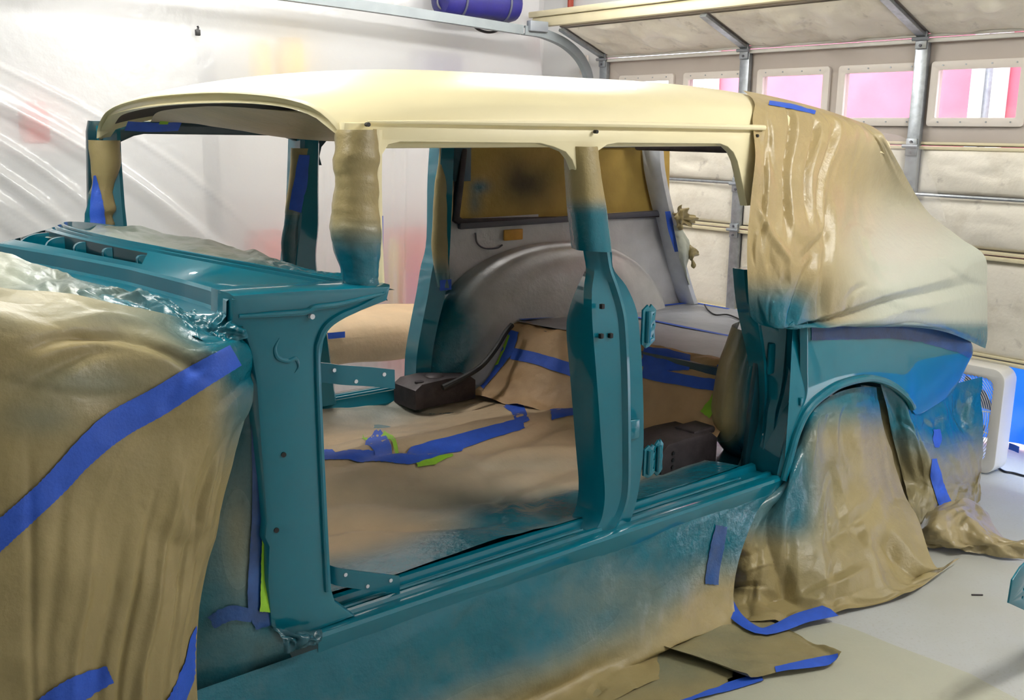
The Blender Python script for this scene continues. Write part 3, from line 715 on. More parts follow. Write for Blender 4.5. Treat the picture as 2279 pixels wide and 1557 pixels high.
# rear door hinges on the pillar
def leaf_hinge(px, py, w, h, tilt=0):
    p = at(px, py, y=.06); hg = plate('door_hinge', [(p[0] + x, p[2] + z) for x, z in ((-w, -h * .8), (-w * .3, -h), (w * .2, -h * .93), (w, -h * .7), (w * .85, -h * .25), (w, 0), (w * .85, h * .3), (w, h * .75), (w * .3, h), (0, h * .85), (-w * .3, h), (-w, h * .8))], .008, 'teal_paint', car,
              holes=[circle(p[0] + w * .62, p[2] + z * h, .004, n=8) for z in (-.5, .05, .55)], bev=.002, tf=lambda a, b, t: (a, .062 + t, b))
    tube('hinge_knuckle', [p + [-w * .35, -.006, -h * .75], p + [-w * .35, -.006, h * .75]], .008, 'teal_paint', hg, 10, 2, smoothpath=False); return hg
leaf_hinge(1444, 726, .026, .062)
leaf_hinge(1447, 1026, .026, .05); leaf_hinge(1466, 1018, .016, .055)
# front door hinge straps
def strap(pts_top, h, nm):
    T = cr(np.array(pts_top), 20); rows = [[t + np.array([0, a, b]) for a, b in ((-.003, 0), (.003, 0), (.003, -h), (-.003, -h))] for t in T]
    s = loft(nm, rows, 'teal_paint', car)
    for u, v in ((.42, .3), (.66, .78), (.92, .3)):
        q = T[int(u * 19)] + np.array([0, -.0045, -h * v]); tube('bolt_hole', [q, q + [0, .003, 0]], .005, 'white_scrap', s, 8, 2, smoothpath=False)
strap([at(704, 806, y=.11), at(730, 808, y=.1), at(760, 812, y=.09), at(820, 816, y=.08), at(877, 822, y=.07)], .047, 'hinge_strap')
strap([at(726, 1254, y=.1), at(750, 1262, y=.085), at(790, 1269, y=.075), at(840, 1275, y=.07), at(888, 1281, y=.065)], .047, 'hinge_strap')
# dark tab under the pillar foot
sheet('foot_tab', [[at(608, 1395, y=.0), at(650, 1408, y=-.01), at(716, 1398, y=0)], [at(628, 1420, y=-.02), at(680, 1418, y=-.03), at(718, 1420, y=-.02)], [at(632, 1452, y=-.02), at(670, 1445, y=-.03), at(712, 1425, y=-.02)]], 20, 24, 'kraft_paper', .012, 5, 4, spray=lambda p, g: sprayed(t=1 + 0 * p[..., 0], d=.35 + 0 * p[..., 0]), parent=car)

# --- rear door jamb
CJ = [(600, 1657, 1682, 1748, 1772, 1792), (660, 1662, 1684, 1750, 1773, 1795), (720, 1672, 1690, 1752, 1774, 1797), (811, 1690, 1702, 1746, 1768, 1797), (875, 1694, 1704, 1738, 1757, 1796), (920, 1694, 1702, 1727, 1745, 1778), (966, 1690, 1698, 1722, 1735, 1765), (1034, 1676, 1686, 1712, 1724, 1748), (1068, 1660, 1678, 1712, 1728, 1744)]
rows = []
for py, a, b, c, d, e in CJ:
    za = at(c, py, y=.07)[2]
    b_ = max(0, ytum(za) - .03); za = at(c, py, y=.07 + b_)[2]
    X = [at(q, py, y=yy + b_)[0] for q, yy in ((a, .15), (b, .13), (c, .09), (d, .07), (e, .0))]
    cs = [(X[0], .2), (X[0], .152), (X[1] - .006, .13), (X[1] + .006, .128), (X[1] + .014, .15), (X[2] - .016, .112), (X[2] - .006, .088), (X[2] + .006, .09), (X[2] + .014, .104), (X[3] - .012, .082), (X[3], .064), (X[3] + .012, .066), (X[4] - .012, .02), (X[4], .0), (X[4] + .004, .0), (X[4] + .02, .2)]
    rows.append([(x, y + b_, za) for x, y in cs])
jm = loft('rear_door_jamb', cr(np.array(rows), 44), 'teal_paint', car, angle=30)
p = at(1722, 800, y=.12); box('striker_recess', p + [-.028, -.004, -.05], p + [.022, .01, .06], 'teal_paint', jm, .006)
p = at(1779, 892, y=.01); box('striker', p + [-.008, -.012, -.014], p + [.008, .006, .014], 'teal_paint', jm, .004)
p = at(1698, 966, y=.13); tube('bolt_hole', [p + [0, -.004, 0], p + [0, .004, 0]], .005, 'white_scrap', jm, 8, 2, smoothpath=False)

# --- quarter panel with the wheel opening
LO = [(1742, 1068, 0), (1752, 1030, 0), (1772, 960, 0), (1800, 906, 0), (1850, 865, 0), (1890, 848, 0), (1930, 841, 0), (1965, 848, 0), (1995, 864, 0), (2022, 890, 0), (2050, 924, 0), (2100, 908, 0), (2145, 885, 0), (2170, 862, 0), (2186, 835, .0)]
TOPX = np.linspace(1.79, 3.03, len(LO))
cols = []
for k, (a, b, yy) in enumerate(LO):
    p = at(a, b, y=0.0)
    xt = [1.795, 1.80, 1.82, 1.865, 1.97, 2.08, 2.2, 2.3, 2.4, 2.5, 2.6, 2.73, 2.87, 2.97, 3.05][k]
    tail = max(0, (k - 9) / 5)
    lowz = p[2]; col_ = []
    for v in np.linspace(0, 1, 9):
        zt = .93 - .2 * tail; z = lowz + (zt - lowz) * v; x = p[0] + (xt - p[0]) * v
        y = .05 * v ** 1.3 + .1 * tail * max(0, 1 - v / .6) ** 1.5 - .02 * tail * math.exp(-((v - .6) / .2) ** 2)
        if k == len(LO) - 1: y += .05
        col_.append((x, y, z))
    cols.append(col_)
Q = cr(np.array(cols), 90); Q = np.array([cr(c, 36) for c in Q])
quarter = mesh('quarter_panel', Q, gridf(*Q.shape[:2]), 'teal_paint', car, True, 50)
arch = [Q[i][0] + np.array([0, -.004, 0]) for i in range(0, 61, 3)]
tube('wheel_arch_lip', arch, .014, 'teal_paint', car, 10, 60)
plate('inner_fender', [(1.72, .2), (1.78, .86), (3.06, .7), (3.1, .56), (3.08, .4), (2.95, .2), (2.7, .1), (1.8, .12)], .02, 'dark_teal', car, tf=lambda a, b, t: (a, .17 + t, b))
# tail end cap
V = np.array([[Q[-1][j], Q[-1][j] + np.array([.02, .06, 0]), Q[-1][j] + np.array([.02, .18, 0])] for j in range(36)]); mesh('tail_end', V, gridf(36, 3), 'teal_paint', car)
# inner wheelhouse swelling into the rear door opening
rows = []
for py, l, d in ((735, 1652, .0), (780, 1636, .0), (820, 1622, 0), (899, 1607, 0), (958, 1603, 0), (1002, 1622, 0), (1045, 1662, 0)):
    p = at(l, py, y=.3); rr = at(1695, py, y=.17); z = p[2]
    rows.append([(rr[0], .16, rr[2]), ((p[0] + rr[0]) / 2 - .03, .19, (z + rr[2]) / 2), (p[0] + .01, .25, z), (p[0], .3, z), (p[0] + .04, .38, z), (p[0] + .14, .42, z)])
sheetG = surf(rows, 40, 24); pxy = proj(sheetG)
mesh('near_wheelhouse', sheetG, gridf(40, 24), 'kraft_shiny', car, True, 60, spray=sprayed(t=edge(pxy[..., 0], 1615, 1672) + edge(pxy[..., 1], 950, 1020), g=0 * pxy[..., 0], d=.0 * pxy[..., 0]) + np.array([0, 0, .0]))

# --- floor, cargo side and far wheelhouse
box('floor_pan', (-.13, .15, .33), (1.9, 1.64, .352), 'teal_paint', car, .004)
mesh('cargo_floor', [(1.86, .2, .67), (1.74, 1.62, .67), (3.17, 1.66, .595), (3.17, .2, .595), (1.86, .2, .64), (1.74, 1.62, .64), (3.17, 1.66, .565), (3.17, .2, .565)], [(0, 3, 2, 1), (4, 5, 6, 7), (0, 1, 5, 4), (1, 2, 6, 5), (2, 3, 7, 6), (3, 0, 4, 7)], 'dark_teal', car, False)
FY = 1.66
WIN = [(1042, 312), (1200, 317), (1432, 326), (1444, 338), (1472, 455), (1471, 468), (1462, 474), (1250, 483), (1022, 488), (1014, 482), (1022, 420), (1032, 325)]
hole = [(q[0], q[2]) for q in (at(a, b, y=FY) for a, b in WIN)]
outl = [(1.47, .38), (1.5, .9), (1.56, 1.5), (2.74, 1.49), (2.83, 1.42), (2.9, 1.2), (3.0, .95), (3.13, .6), (3.13, .4)]
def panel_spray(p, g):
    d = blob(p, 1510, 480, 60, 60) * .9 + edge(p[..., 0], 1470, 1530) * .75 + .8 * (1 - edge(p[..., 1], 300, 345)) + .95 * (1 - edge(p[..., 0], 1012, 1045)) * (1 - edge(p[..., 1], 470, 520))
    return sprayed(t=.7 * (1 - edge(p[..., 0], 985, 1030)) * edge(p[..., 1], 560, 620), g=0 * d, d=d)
def dens(o_):
    return o_
# dense grid so the sprayed tones vary smoothly: plate cut by sampling
nv, nu = 70, 110
zz = np.linspace(.4, 1.5, nv); uu = np.linspace(0, 1, nu); Gp = np.zeros((nv, nu, 3))
for j, z in enumerate(zz):
    xl_ = np.interp(z, [.4, .9, 1.5], [1.47, 1.5, 1.56]); xr_ = np.interp(z, [.4, .6, .95, 1.2, 1.42, 1.5], [3.2, 3.125, 3.0, 2.91, 2.84, 2.74]); Gp[j, :, 0] = xl_ + (xr_ - xl_) * uu; Gp[j, :, 1] = FY - .0; Gp[j, :, 2] = z
hp = np.array(hole)
def inside(x, z):
    c = False; n = len(hp)
    for i in range(n):
        (x1, z1), (x2, z2) = hp[i], hp[(i + 1) % n]
        if (z1 > z) != (z2 > z) and x < (x2 - x1) * (z - z1) / (z2 - z1) + x1: c = not c
    return c
inn = np.array([[inside(Gp[j, i, 0], Gp[j, i, 2]) for i in range(nu)] for j in range(nv)])
F = [f for f in gridf(nv, nu) if not all(inn.ravel()[list(f)])]
mesh('cargo_side_panel', Gp, F, 'grey_primer', car, True, 60, spray=panel_spray(proj(Gp), Gp))
hp_o = [(x + (x - hp[:, 0].mean()) * .035, z + (z - hp[:, 1].mean()) * .09) for x, z in hole]
plate('cargo_window_frame', hp_o, .03, 'rust_metal', car, holes=[hole], bev=.004, tf=lambda a, b, t: (a, FY - .012 + t, b))
box('belt_rail', (1.57, 1.63, 1.09), (2.93, 1.655, 1.118), 'grey_thing', car, .006)
# wheelhouse dome
rows = []
for s in np.linspace(0, 1, 26):
    a = s * math.pi / 2; k = math.cos(a) ** .42; y = 1.655 - .2 * math.sin(a) ** .9; row = []
    for ph in np.linspace(0, math.pi, 60):
        c, sn = math.cos(ph), math.sin(ph); row.append((2.12 - .80 * k * np.sign(c) * abs(c) ** .85, y, .36 + .64 * k * sn ** .9))
    rows.append(row)
WHG = np.array(rows); wp = proj(WHG)
tsp = (1 - edge(wp[..., 0], 985, 1085)) * edge(wp[..., 1], 560, 700) + .6 * blob(wp, 1030, 760, 70, 90)
ksp = .55 * blob(wp, 1110, 680, 90, 130)
mesh('wheelhouse', WHG, gridf(26, 60), 'grey_primer', car, True, 70, spray=np.stack([np.clip(tsp, 0, 1), 0 * tsp, .1 * blob(wp, 1130, 700, 80, 110)], -1))
# far rear pillar
CP = [(300, 985, 1012), (400, 978, 1008), (540, 975, 1002), (600, 962, 998), (660, 952, 990), (720, 940, 975), (790, 928, 962), (850, 925, 958)]
rows = [[(at(l, py, y=1.6)[0], 1.6, at(l, py, y=1.6)[2]), (at(r_, py, y=1.56)[0], 1.56, at(l, py, y=1.6)[2]), (at(r_, py, y=1.56)[0] + .03, 1.6, at(l, py, y=1.6)[2]), (at(r_, py, y=1.56)[0] + .03, 1.69, at(l, py, y=1.6)[2]), (at(l, py, y=1.6)[0], 1.69, at(l, py, y=1.6)[2])] for py, l, r_ in CP]
loft('far_rear_pillar', cr(np.array(rows), 30), 'teal_paint', car, angle=30)
# tailgate post on the far side
rows = []
for px, py in ((1458, 335), (1462, 380), (1474, 440), (1486, 490), (1498, 540), (1510, 590), (1524, 640), (1536, 675)):
    p = at(px, py, y=1.6); rows.append([p + np.array(q) for q in ((-.02, 0, 0), (.0, -.03, 0), (.03, -.03, 0), (.05, .0, 0), (.05, .07, 0), (-.02, .07, 0))])
loft('tailgate_post', cr(np.array(rows), 30), 'white_scrap', car)
box('tail_header', (2.6, .75, 1.425), (2.68, 1.6, 1.475), 'rust_metal', car, .01)
p = at(1503, 515, y=1.57); tube('grommet', [p + [-.01, -.004, 0], p + [.01, .01, 0]], .02, 'black_rubber', car, 12, 2, smoothpath=False)
p = at(1142, 522, y=1.645); box('access_cover', p + [-.055, -.006, -.025], p + [.055, .004, .025], 'orange_card', car, .008, label='small orange rectangle on the grey cargo side')
tube('stamped_groove', [at(a, b, y=1.652) for a, b in ((1058, 518), (1062, 540), (1078, 552), (1105, 552), (1118, 545))], .004, 'grey_thing', car, 6, 24)
# seat mounting brackets
def bracket(x0, x1, y0, y1, z0, z1, sgn):
    prof = [(x0, z0), (x0 - .0, z1 - .02), (x0 + .03, z1), (x0 + .5 * (x1 - x0), z1 + .006), (x1 - .03, z1 + .002), (x1, z1 - .02), (x1, z0)]
    return plate('seat_bracket', prof, y1 - y0, 'rust_metal', car, bev=.006, tf=lambda a, b, t: (a, (y0 + y1) / 2 + t, b))
b1 = bracket(1.44, 1.72, .28, .46, .362, .47, 1)
for k, (dx, dz) in enumerate(((.05, .08), (.05, .055), (.05, .03))):
    tube('bolt_hole', [(1.44 + dx, .276, .362 + dz), (1.44 + dx, .282, .362 + dz)], .007, 'black_rubber', b1, 8, 2, smoothpath=False)
tube('bolt', [(1.5, .33, .462), (1.5, .33, .475)], .026, 'rust_metal', b1, 10, 2, smoothpath=False); box('flange', (1.62, .3, .462), (1.74, .4, .49), 'rust_metal', b1, .012)
p0 = at(900, 868, z=.38); b2 = bracket(1.2, 1.5, 1.43, 1.6, .385, .48, 1)
tube('dome', [(1.34, 1.5, .475), (1.34, 1.5, .495), (1.34, 1.5, .503)], [.045, .04, .012], 'rust_metal', b2, 12, 6); tube('bolt', [(1.24, 1.47, .475), (1.24, 1.47, .49)], .02, 'rust_metal', b2, 10, 2, smoothpath=False)
box('bracket_slot', (1.196, 1.48, .425), (1.202, 1.51, .45), 'black_rubber', b2, .002)
tube('weatherstrip', [at(a, b, y=1.38) for a, b in ((985, 862), (1030, 840), (1070, 815), (1100, 780), (1125, 740), (1140, 722))], .012, 'black_rubber', car, 8, 30)

# ------------------------------------------------------------------ masking papers
def ctl(rows):
    """rows of (px, py, y) on vertical planes, or world tuples given as arrays"""
    return [[(np.array(q) if len(q) == 4 else at(q[0], q[1], y=q[2]))[:3] for q in r] for r in rows]
def wpt(x, y, z): return (x, y, z, 0)
def X_(p, d): q = np.array(p, float) + np.array(d, float); return (q[0], q[1], q[2], 0)

# big sheet hung over the front of the body
r0 = [(-260, 610, .1), (-60, 634, .1), (120, 650, .1), (270, 676, .1), (400, 704, .09), (480, 724, .06), (540, 742, .05)]
r1 = [(-300, 660, .02), (-60, 690, -.02), (120, 720, -.02), (270, 752, -.02), (400, 770, -.03), (490, 775, -.03), (560, 770, .03)]
r2 = [(-340, 860, -.04), (-60, 880, -.06), (120, 890, -.07), (270, 900, -.06), (400, 905, -.06), (490, 900, -.05), (562, 880, .02)]
r3 = [(-360, 1080, -.06), (-60, 1090, -.09), (120, 1080, -.1), (260, 1070, -.09), (380, 1060, -.07), (470, 1045, -.05), (524, 1010, .0)]
r4 = [(-380, 1300, -.08), (-60, 1320, -.11), (110, 1320, -.13), (240, 1310, -.11), (340, 1300, -.1), (420, 1280, -.07), (476, 1230, -.02)]
r5 = [(-400, 1520, -.1), (-60, 1560, -.13), (110, 1570, -.15), (220, 1570, -.13), (310, 1570, -.13), (385, 1560, -.1), (440, 1480, -.04)]
lowrow = ctl([r5])[0]; r6 = [wpt(p[0], p[1] - .03, .01 + .0 * i) for i, p in enumerate(lowrow)]
def fender_folds(nv, nu):
    v, u = np.meshgrid(np.linspace(0, 1, nv), np.linspace(0, 1, nu), indexing='ij'); h = 0 * u; rg = np.random.RandomState(4)
    for c, sl, w, a, v0 in ((.62, .12, .012, .016, .45), (.7, .1, .018, -.02, .4), (.8, .05, .012, .014, .35), (.55, .16, .02, .016, .5), (.46, .18, .015, -.014, .45), (.36, .1, .02, .015, .4), (.28, -.05, .012, .012, .35), (.88, .02, .016, .012, .3)):
        h += .5 * a * np.exp(-((u - c + sl * (v - .5)) / w) ** 2) * edge(v, v0, v0 + .25)
    for c, v0, a in ((.42, .2, .018), (.52, .13, -.012), (.34, .26, .014), (.62, .22, .012)):
        h += a * np.exp(-((v - v0 - .06 * np.sin(u * 9)) / .02) ** 2) * np.exp(-((u - c) / .12) ** 2)
    return h
def fender_spray(p, g):
    t = edge(p[..., 0], 330, 560) * (1 - edge(p[..., 1], 760, 900)) + .75 * edge(p[..., 0], 450, 545) * (1 - edge(p[..., 1], 900, 1120)) + .75 * blob(p, 470, 720, 160, 55) + .35 * blob(p, 200, 850, 150, 40) + .3 * blob(p, 90, 930, 90, 40) + .15 * blob(p, 200, 700, 200, 30)
    return sprayed(t=t, g=.35 * (1 - edge(p[..., 1], 640, 780)))
fo, FG = sheet('fender_masking_paper', ctl([r0, r1, r2, r3, r4, r5, r6]), 190, 200, 'kraft_paper', .022, 5, 21, spray=fender_spray, extra=fender_folds, ndent=46, dent=.014,
               label='big brown masking sheet hung over the front end with a long diagonal tape', cat='masking paper')
tape(FG, [(-60, 1245), (0, 1190), (110, 1090), (190, 1005), (260, 945), (350, 895), (430, 845), (525, 790)], [58, 56, 54, 56, 66, 64, 60, 52], fo)
tape(FG, [(60, 1640), (120, 1575), (180, 1530), (245, 1500)], [70, 74, 60, 40], fo)
tape(FG, [(370, 1600), (400, 1545), (425, 1480), (434, 1425), (445, 1395)], [40, 38, 34, 26, 16], fo)
# sheets over the engine bay in front of the cowl
so, SG = sheet('engine_bay_paper', ctl([[(-200, 548, .9), (-40, 562, .85), (110, 596, .7), (200, 628, .5), (330, 668, .3), (430, 708, .16)], [(-200, 590, .75), (-40, 600, .7), (80, 622, .55), (170, 640, .42), (300, 690, .24), (420, 722, .13)], [(-200, 660, .55), (-40, 668, .5), (80, 684, .36), (170, 696, .28), (300, 720, .16), (420, 740, .1)]]), 40, 110, 'kraft_paper', .016, 6, 33,
      spray=lambda p, g: sprayed(t=.25 + .65 * edge(p[..., 0], 120, 330) + .25 * edge(p[..., 0], 0, 120), g=.6 * (1 - edge(p[..., 0], 40, 160))), label='teal-sprayed paper over the engine bay below the cowl vents', cat='masking paper')
co, CG = sheet('crumpled_cowl_paper', ctl([[(255, 640, .34), (330, 652, .28), (420, 690, .16), (500, 700, .07), (536, 712, .03)], [(170, 652, .36), (300, 668, .25), (400, 705, .13), (470, 720, .04), (545, 730, .0)], [(260, 690, .2), (330, 710, .13), (400, 745, .05), (470, 765, 0), (556, 752, 0)]]), 60, 90, 'kraft_paper', .022, 5, 41,
      spray=lambda p, g: sprayed(t=.72 + .28 * edge(p[..., 0], 260, 420), g=0 * p[..., 0]), label='glossy teal crumpled paper between cowl and fender sheet', cat='masking paper')
# strip of paper and tape along the front edge of the hinge pillar
eo, EG = sheet('pillar_edge_paper', ctl([[(520, 742, .06), (556, 760, .05), (586, 800, .045)], [(510, 900, .08), (560, 900, .06), (596, 900, .05)], [(480, 1030, .09), (555, 1030, .06), (602, 1030, .05)], [(430, 1200, .09), (545, 1200, .05), (610, 1200, .05)], [(400, 1340, .08), (530, 1330, .03), (616, 1345, .04)], [(380, 1470, .06), (530, 1450, .02), (640, 1440, .03)], [(360, 1620, .06), (530, 1570, .04), (680, 1520, .04)]]), 90, 26, 'kraft_paper', .012, 6, 17,
      spray=lambda p, g: sprayed(t=.9 - .5 * blob(p, 530, 1200, 40, 120), g=0 * p[..., 0]), label='narrow teal-sprayed paper and tape along the front edge of the hinge pillar', cat='masking paper')
tape(EG, [(568, 790), (574, 950), (580, 1100), (580, 1250), (575, 1340), (590, 1395)], [20, 28, 34, 40, 54, 44], eo, 'sprayed_tape')
tape(EG, [(580, 810), (586, 950), (590, 1100), (594, 1200), (594, 1290), (590, 1362)], [6, 8, 10, 14, 26, 24], eo, 'green_tape', .012)
tape(EG, [(470, 1385), (510, 1365), (560, 1368)], [30, 34, 30], eo, 'sprayed_tape', .008)

# skirt under the sill, running out over the floor
def skirt_row(y, z, x0=-.75, x1=1.72, n=8, wob=0, sd=0):
    rg = np.random.RandomState(sd); return [wpt(x0 + (x1 - x0) * i / (n - 1), y + wob * (rg.rand() - .5), z) for i in range(n)]
sk = [skirt_row(.006, .345, x1=1.7), skirt_row(-.008, .29, x1=1.6), skirt_row(-.03, .17, x1=1.48, wob=.02, sd=1), skirt_row(-.07, .08, x1=1.42, wob=.04, sd=2), skirt_row(-.10, .03, x1=1.38, wob=.05, sd=3), skirt_row(-.12, .012, x1=1.35, wob=.04, sd=4), skirt_row(-.2, .008, x1=1.3, wob=.02, sd=5)]
def skirt_spray(p, g):
    t = edge(g[..., 2], .02, .17) * 1.0 - .35 * blob(p, 1400, 1330, 160, 70) - .5 * edge(p[..., 0], 1440, 1600) * edge(p[..., 1], 1200, 1300) + .3 * (1 - edge(p[..., 0], 600, 900))
    return sprayed(t=t, g=0 * t)
ko, KG = sheet('sill_skirt_paper', ctl(sk), 90, 200, 'kraft_paper', .016, 3.5, 57, spray=skirt_spray, pin=.15, ndent=40, dent=.007, label='long teal-sprayed paper skirt hanging below the sill onto the floor', cat='masking paper')
tape(KG, [(1606, 1170), (1598, 1210), (1588, 1260), (1584, 1300)], [26, 30, 30, 30], ko, 'sprayed_tape')
# lower floor sheets
def flat(pts_px, z, n=4): return [at(a, b, z=z) for a, b in pts_px]
def floor_sheet(name, top, bot, z, nv, nu, seed, label, spray, amp=.006, curl=None):
    T = np.array(flat(top, z)); B = np.array(flat(bot, z)); M = (T + B) / 2
    rows = [T, M, B]
    def ex(nv, nu):
        v, u = np.meshgrid(np.linspace(0, 1, nv), np.linspace(0, 1, nu), indexing='ij'); h = curl(v, u) if curl else 0 * u; return h
    return sheet(name, rows, nv, nu, 'kraft_paper', amp, 5, seed, spray=spray, extra=lambda a, b: ex(a, b) + .0, label=label, cat='masking paper')
fs = lambda p, g: sprayed(t=.42 * blob(p, 1350, 1480, 350, 50) + .3 * blob(p, 900, 1540, 300, 70) + .25 * blob(p, 1600, 1400, 200, 30), g=0 * p[..., 0])
f1, F1 = floor_sheet('floor_masking_paper', [(700, 1440), (1100, 1330), (1480, 1250), (1600, 1215)], [(560, 1760), (1000, 1690), (1520, 1562), (1700, 1512)], .01, 60, 110, 61, 'brown floor paper taped down at the bottom edge of the picture', fs)
f2, F2 = floor_sheet('floor_masking_paper', [(1420, 1430), (1560, 1400), (1700, 1380), (1760, 1405)], [(1660, 1508), (1740, 1495), (1830, 1480), (1872, 1464)], .022, 40, 70, 63, 'upper floor sheet with a raised dark slit and a curled pointed corner', fs, curl=lambda v, u: -.02 * np.exp(-((u - 1) / .06) ** 2) * edge(v, .3, .9) - .016 * np.exp(-(u / .03) ** 2))
tape(F1, [(1480, 1590), (1580, 1552), (1680, 1516), (1712, 1504)], [36, 36, 36, 34], f1, lift=.008)
tape(F2, [(1728, 1500), (1790, 1486), (1868, 1470)], [36, 36, 34], f2, lift=.006)

# paper inside the wheel opening spreading on the floor
wr = [[(1748, 1066, .02), (1776, 978, .03), (1806, 918, .03), (1855, 878, .03), (1905, 862, .03), (1950, 862, .035)],
      [(1740, 1085, .0), (1772, 1035, -.02), (1815, 985, -.03), (1865, 950, -.03), (1920, 940, -.02), (1968, 940, .03)],
      [(1628, 1190, .02), (1728, 1165, -.05), (1815, 1120, -.07), (1875, 1090, -.07), (1940, 1070, -.06), (2002, 1060, .0)]]
wrc = ctl(wr)
def mid(a, b, s): return [p * (1 - s) + q * s for p, q in zip(a, b)]
fl = [at(a, b, z=z) for a, b, z in ((1604, 1290, .03), (1680, 1330, .03), (1790, 1330, .035), (1880, 1320, .04), (1985, 1295, .04), (2085, 1262, .05))]
fl2 = [at(a, b, z=z) for a, b, z in ((1596, 1300, .02), (1650, 1380, .016), (1770, 1382, .012), (1870, 1362, .012), (2020, 1322, .012), (2135, 1240, .03))]
wrc += [mid(wrc[-1], fl, .55), fl, fl2]
def wheel_spray(p, g):
    t = 1.0 - edge(p[..., 1], 880, 985) + .8 * (1 - edge(p[..., 0], 1760, 1840)) * (1 - edge(p[..., 1], 1150, 1230)) + .3 * blob(p, 1800, 1100, 60, 150)
    return sprayed(t=t, g=0 * t)
def wheel_folds(nv, nu):
    v, u = np.meshgrid(np.linspace(0, 1, nv), np.linspace(0, 1, nu), indexing='ij'); h = 0 * u
    for c, sl, w, a, v0 in ((.3, .12, .02, .03, .35), (.52, .1, .03, .02, .4), (.72, .12, .018, -.02, .45), (.84, .05, .02, .02, .5), (.15, .1, .02, .02, .3)):
        h += .6 * a * np.maximum(0, 1 - np.abs(u - c - sl * (v - .5)) / (w * 1.7)) * edge(v, v0, v0 + .2)
    return h
_wf = wheel_folds
def wheel_folds(nv, nu):
    h = _wf(nv, nu); v, u = np.meshgrid(np.linspace(0, 1, nv), np.linspace(0, 1, nu), indexing='ij')
    for u0, v0, u1, v1, w, a in ((.1, .2, .36, .86, .05, .045), (.48, .58, .78, .5, .05, .03), (.78, .55, .97, .88, .045, .04), (.42, .78, .72, .7, .04, -.025), (.55, .3, .62, .55, .04, .018), (.2, .75, .5, .9, .04, .03)):
        d = np.array([u1 - u0, v1 - v0]); L = np.hypot(*d); d = d / L; s = (u - u0) * d[0] + (v - v0) * d[1]; q = -(u - u0) * d[1] + (v - v0) * d[0]
        h += a * np.maximum(0, 1 - np.where(q > 0, q / (w * 2.2), -q / w)) * edge(s, -.02, .1) * (1 - edge(s, L - .1, L + .04))
    return h
wo, WG = sheet('wheel_opening_paper', wrc, 130, 130, 'kraft_paper', .028, 4, 71, spray=wheel_spray, pin=.12, extra=wheel_folds, ndent=36, dent=.012, label='brown paper filling the rear wheel opening and spreading on the floor', cat='masking paper')
tape(WG, [(1598, 1180), (1600, 1240), (1606, 1290), (1618, 1330)], [30, 30, 26, 30], wo, lift=.02)
sheet('paper_fold', ctl([[(1915, 856, .07), (1962, 862, .06)], [(1955, 950, .08), (1998, 950, .06)], [(1995, 1060, .08), (2035, 1060, .05)], [(2025, 1165, .05), (2066, 1168, .03)]]), 30, 12, 'kraft_paper', .004, 3, 73, spray=lambda p, g: sprayed(t=.8 - .8 * edge(p[..., 1], 870, 960)), parent=wo)
# curved tape along the hem on the floor
hem = [at(a, b, z=.03) for a, b in ((1594, 1285), (1610, 1325), (1640, 1372), (1690, 1403), (1735, 1395), (1785, 1374), (1848, 1358))]
P_ = crl(np.array(hem), 30); T_ = np.gradient(P_, axis=0); T_ /= np.linalg.norm(T_, axis=1, keepdims=True); S_ = np.stack([-T_[:, 1], T_[:, 0], 0 * T_[:, 0]], -1)
ww = np.interp(np.linspace(0, 1, 30), [0, .3, .6, 1], [.06, .048, .042, .075])
mesh('tape_strip', np.array([P_ - S_ * ww[:, None] / 2, P_ + [0, 0, .006], P_ + S_ * ww[:, None] / 2]), gridf(3, 30), 'blue_tape', wo)
# pale sheet lying flat on the floor under the others
sheet('pale_floor_paper', [[at(a, b, z=.004) for a, b in r] for r in (((1690, 1400), (1840, 1384), (2000, 1440), (2160, 1500)), ((1500, 1560), (1780, 1560), (2040, 1600), (2400, 1640)), ((1300, 1800), (1700, 1850), (2050, 1850), (2500, 1800)))], 30, 50, 'kraft_paper', .003, 4, 65, spray=lambda p, g: sprayed(t=0 * p[..., 0], g=.75 + 0 * p[..., 0]), label='flat pale paper on the floor at the bottom right corner', cat='masking paper')
# rear valance sheet and the crumpled end on the floor
vr = [[(1958, 862, .05), (2010, 892, .05), (2052, 930, .04), (2110, 912, .04), (2162, 862, .06), (2192, 815, .1)],
      [(1975, 930, .06), (2025, 960, .03), (2070, 985, .0), (2120, 975, .01), (2168, 960, .03), (2188, 935, .06)],
      [(2010, 1060, .06), (2050, 1060, .02), (2085, 1060, -.02), (2130, 1055, .0), (2165, 1050, .02), (2184, 1030, .06)]]
vrc = ctl(vr)
vrc[0] = [Q[i][0] + np.array([0, .012, .012]) for i in (46, 56, 64, 72, 80, 88)]; vrc[0][0] = vrc[0][0] + np.array([0, .02, 0]); vrc[0][-1] = at(2186, 838, y=.06); vrc[1] = [a * .5 + b * .5 for a, b in zip(vrc[0], vrc[2])]; vrc[1][-1] = at(2188, 935, y=.05); flv = [at(a, b, z=.03) for a, b in ((2042, 1165), (2070, 1160), (2100, 1150), (2130, 1140), (2160, 1135), (2182, 1112))]; vrc += [mid(vrc[-1], flv, .5), flv]
vo, VG = sheet('rear_valance_paper', vrc, 90, 80, 'kraft_paper', .03, 5, 81, pin=.1, ndent=24, dent=.01, spray=lambda p, g: sprayed(t=1.1 - edge(p[..., 1], 930, 1040) + .2 * blob(p, 2100, 1010, 40, 60), g=0 * p[..., 0]), label='brown paper hanging below the tail of the quarter panel', cat='masking paper')
tape(VG, [(2080, 1020), (2084, 1060), (2096, 1100), (2106, 1125)], [10, 26, 26, 30], vo, lift=.006)
tape(VG, [(2086, 955), (2088, 975), (2086, 995)], [14, 18, 10], vo, lift=.006)
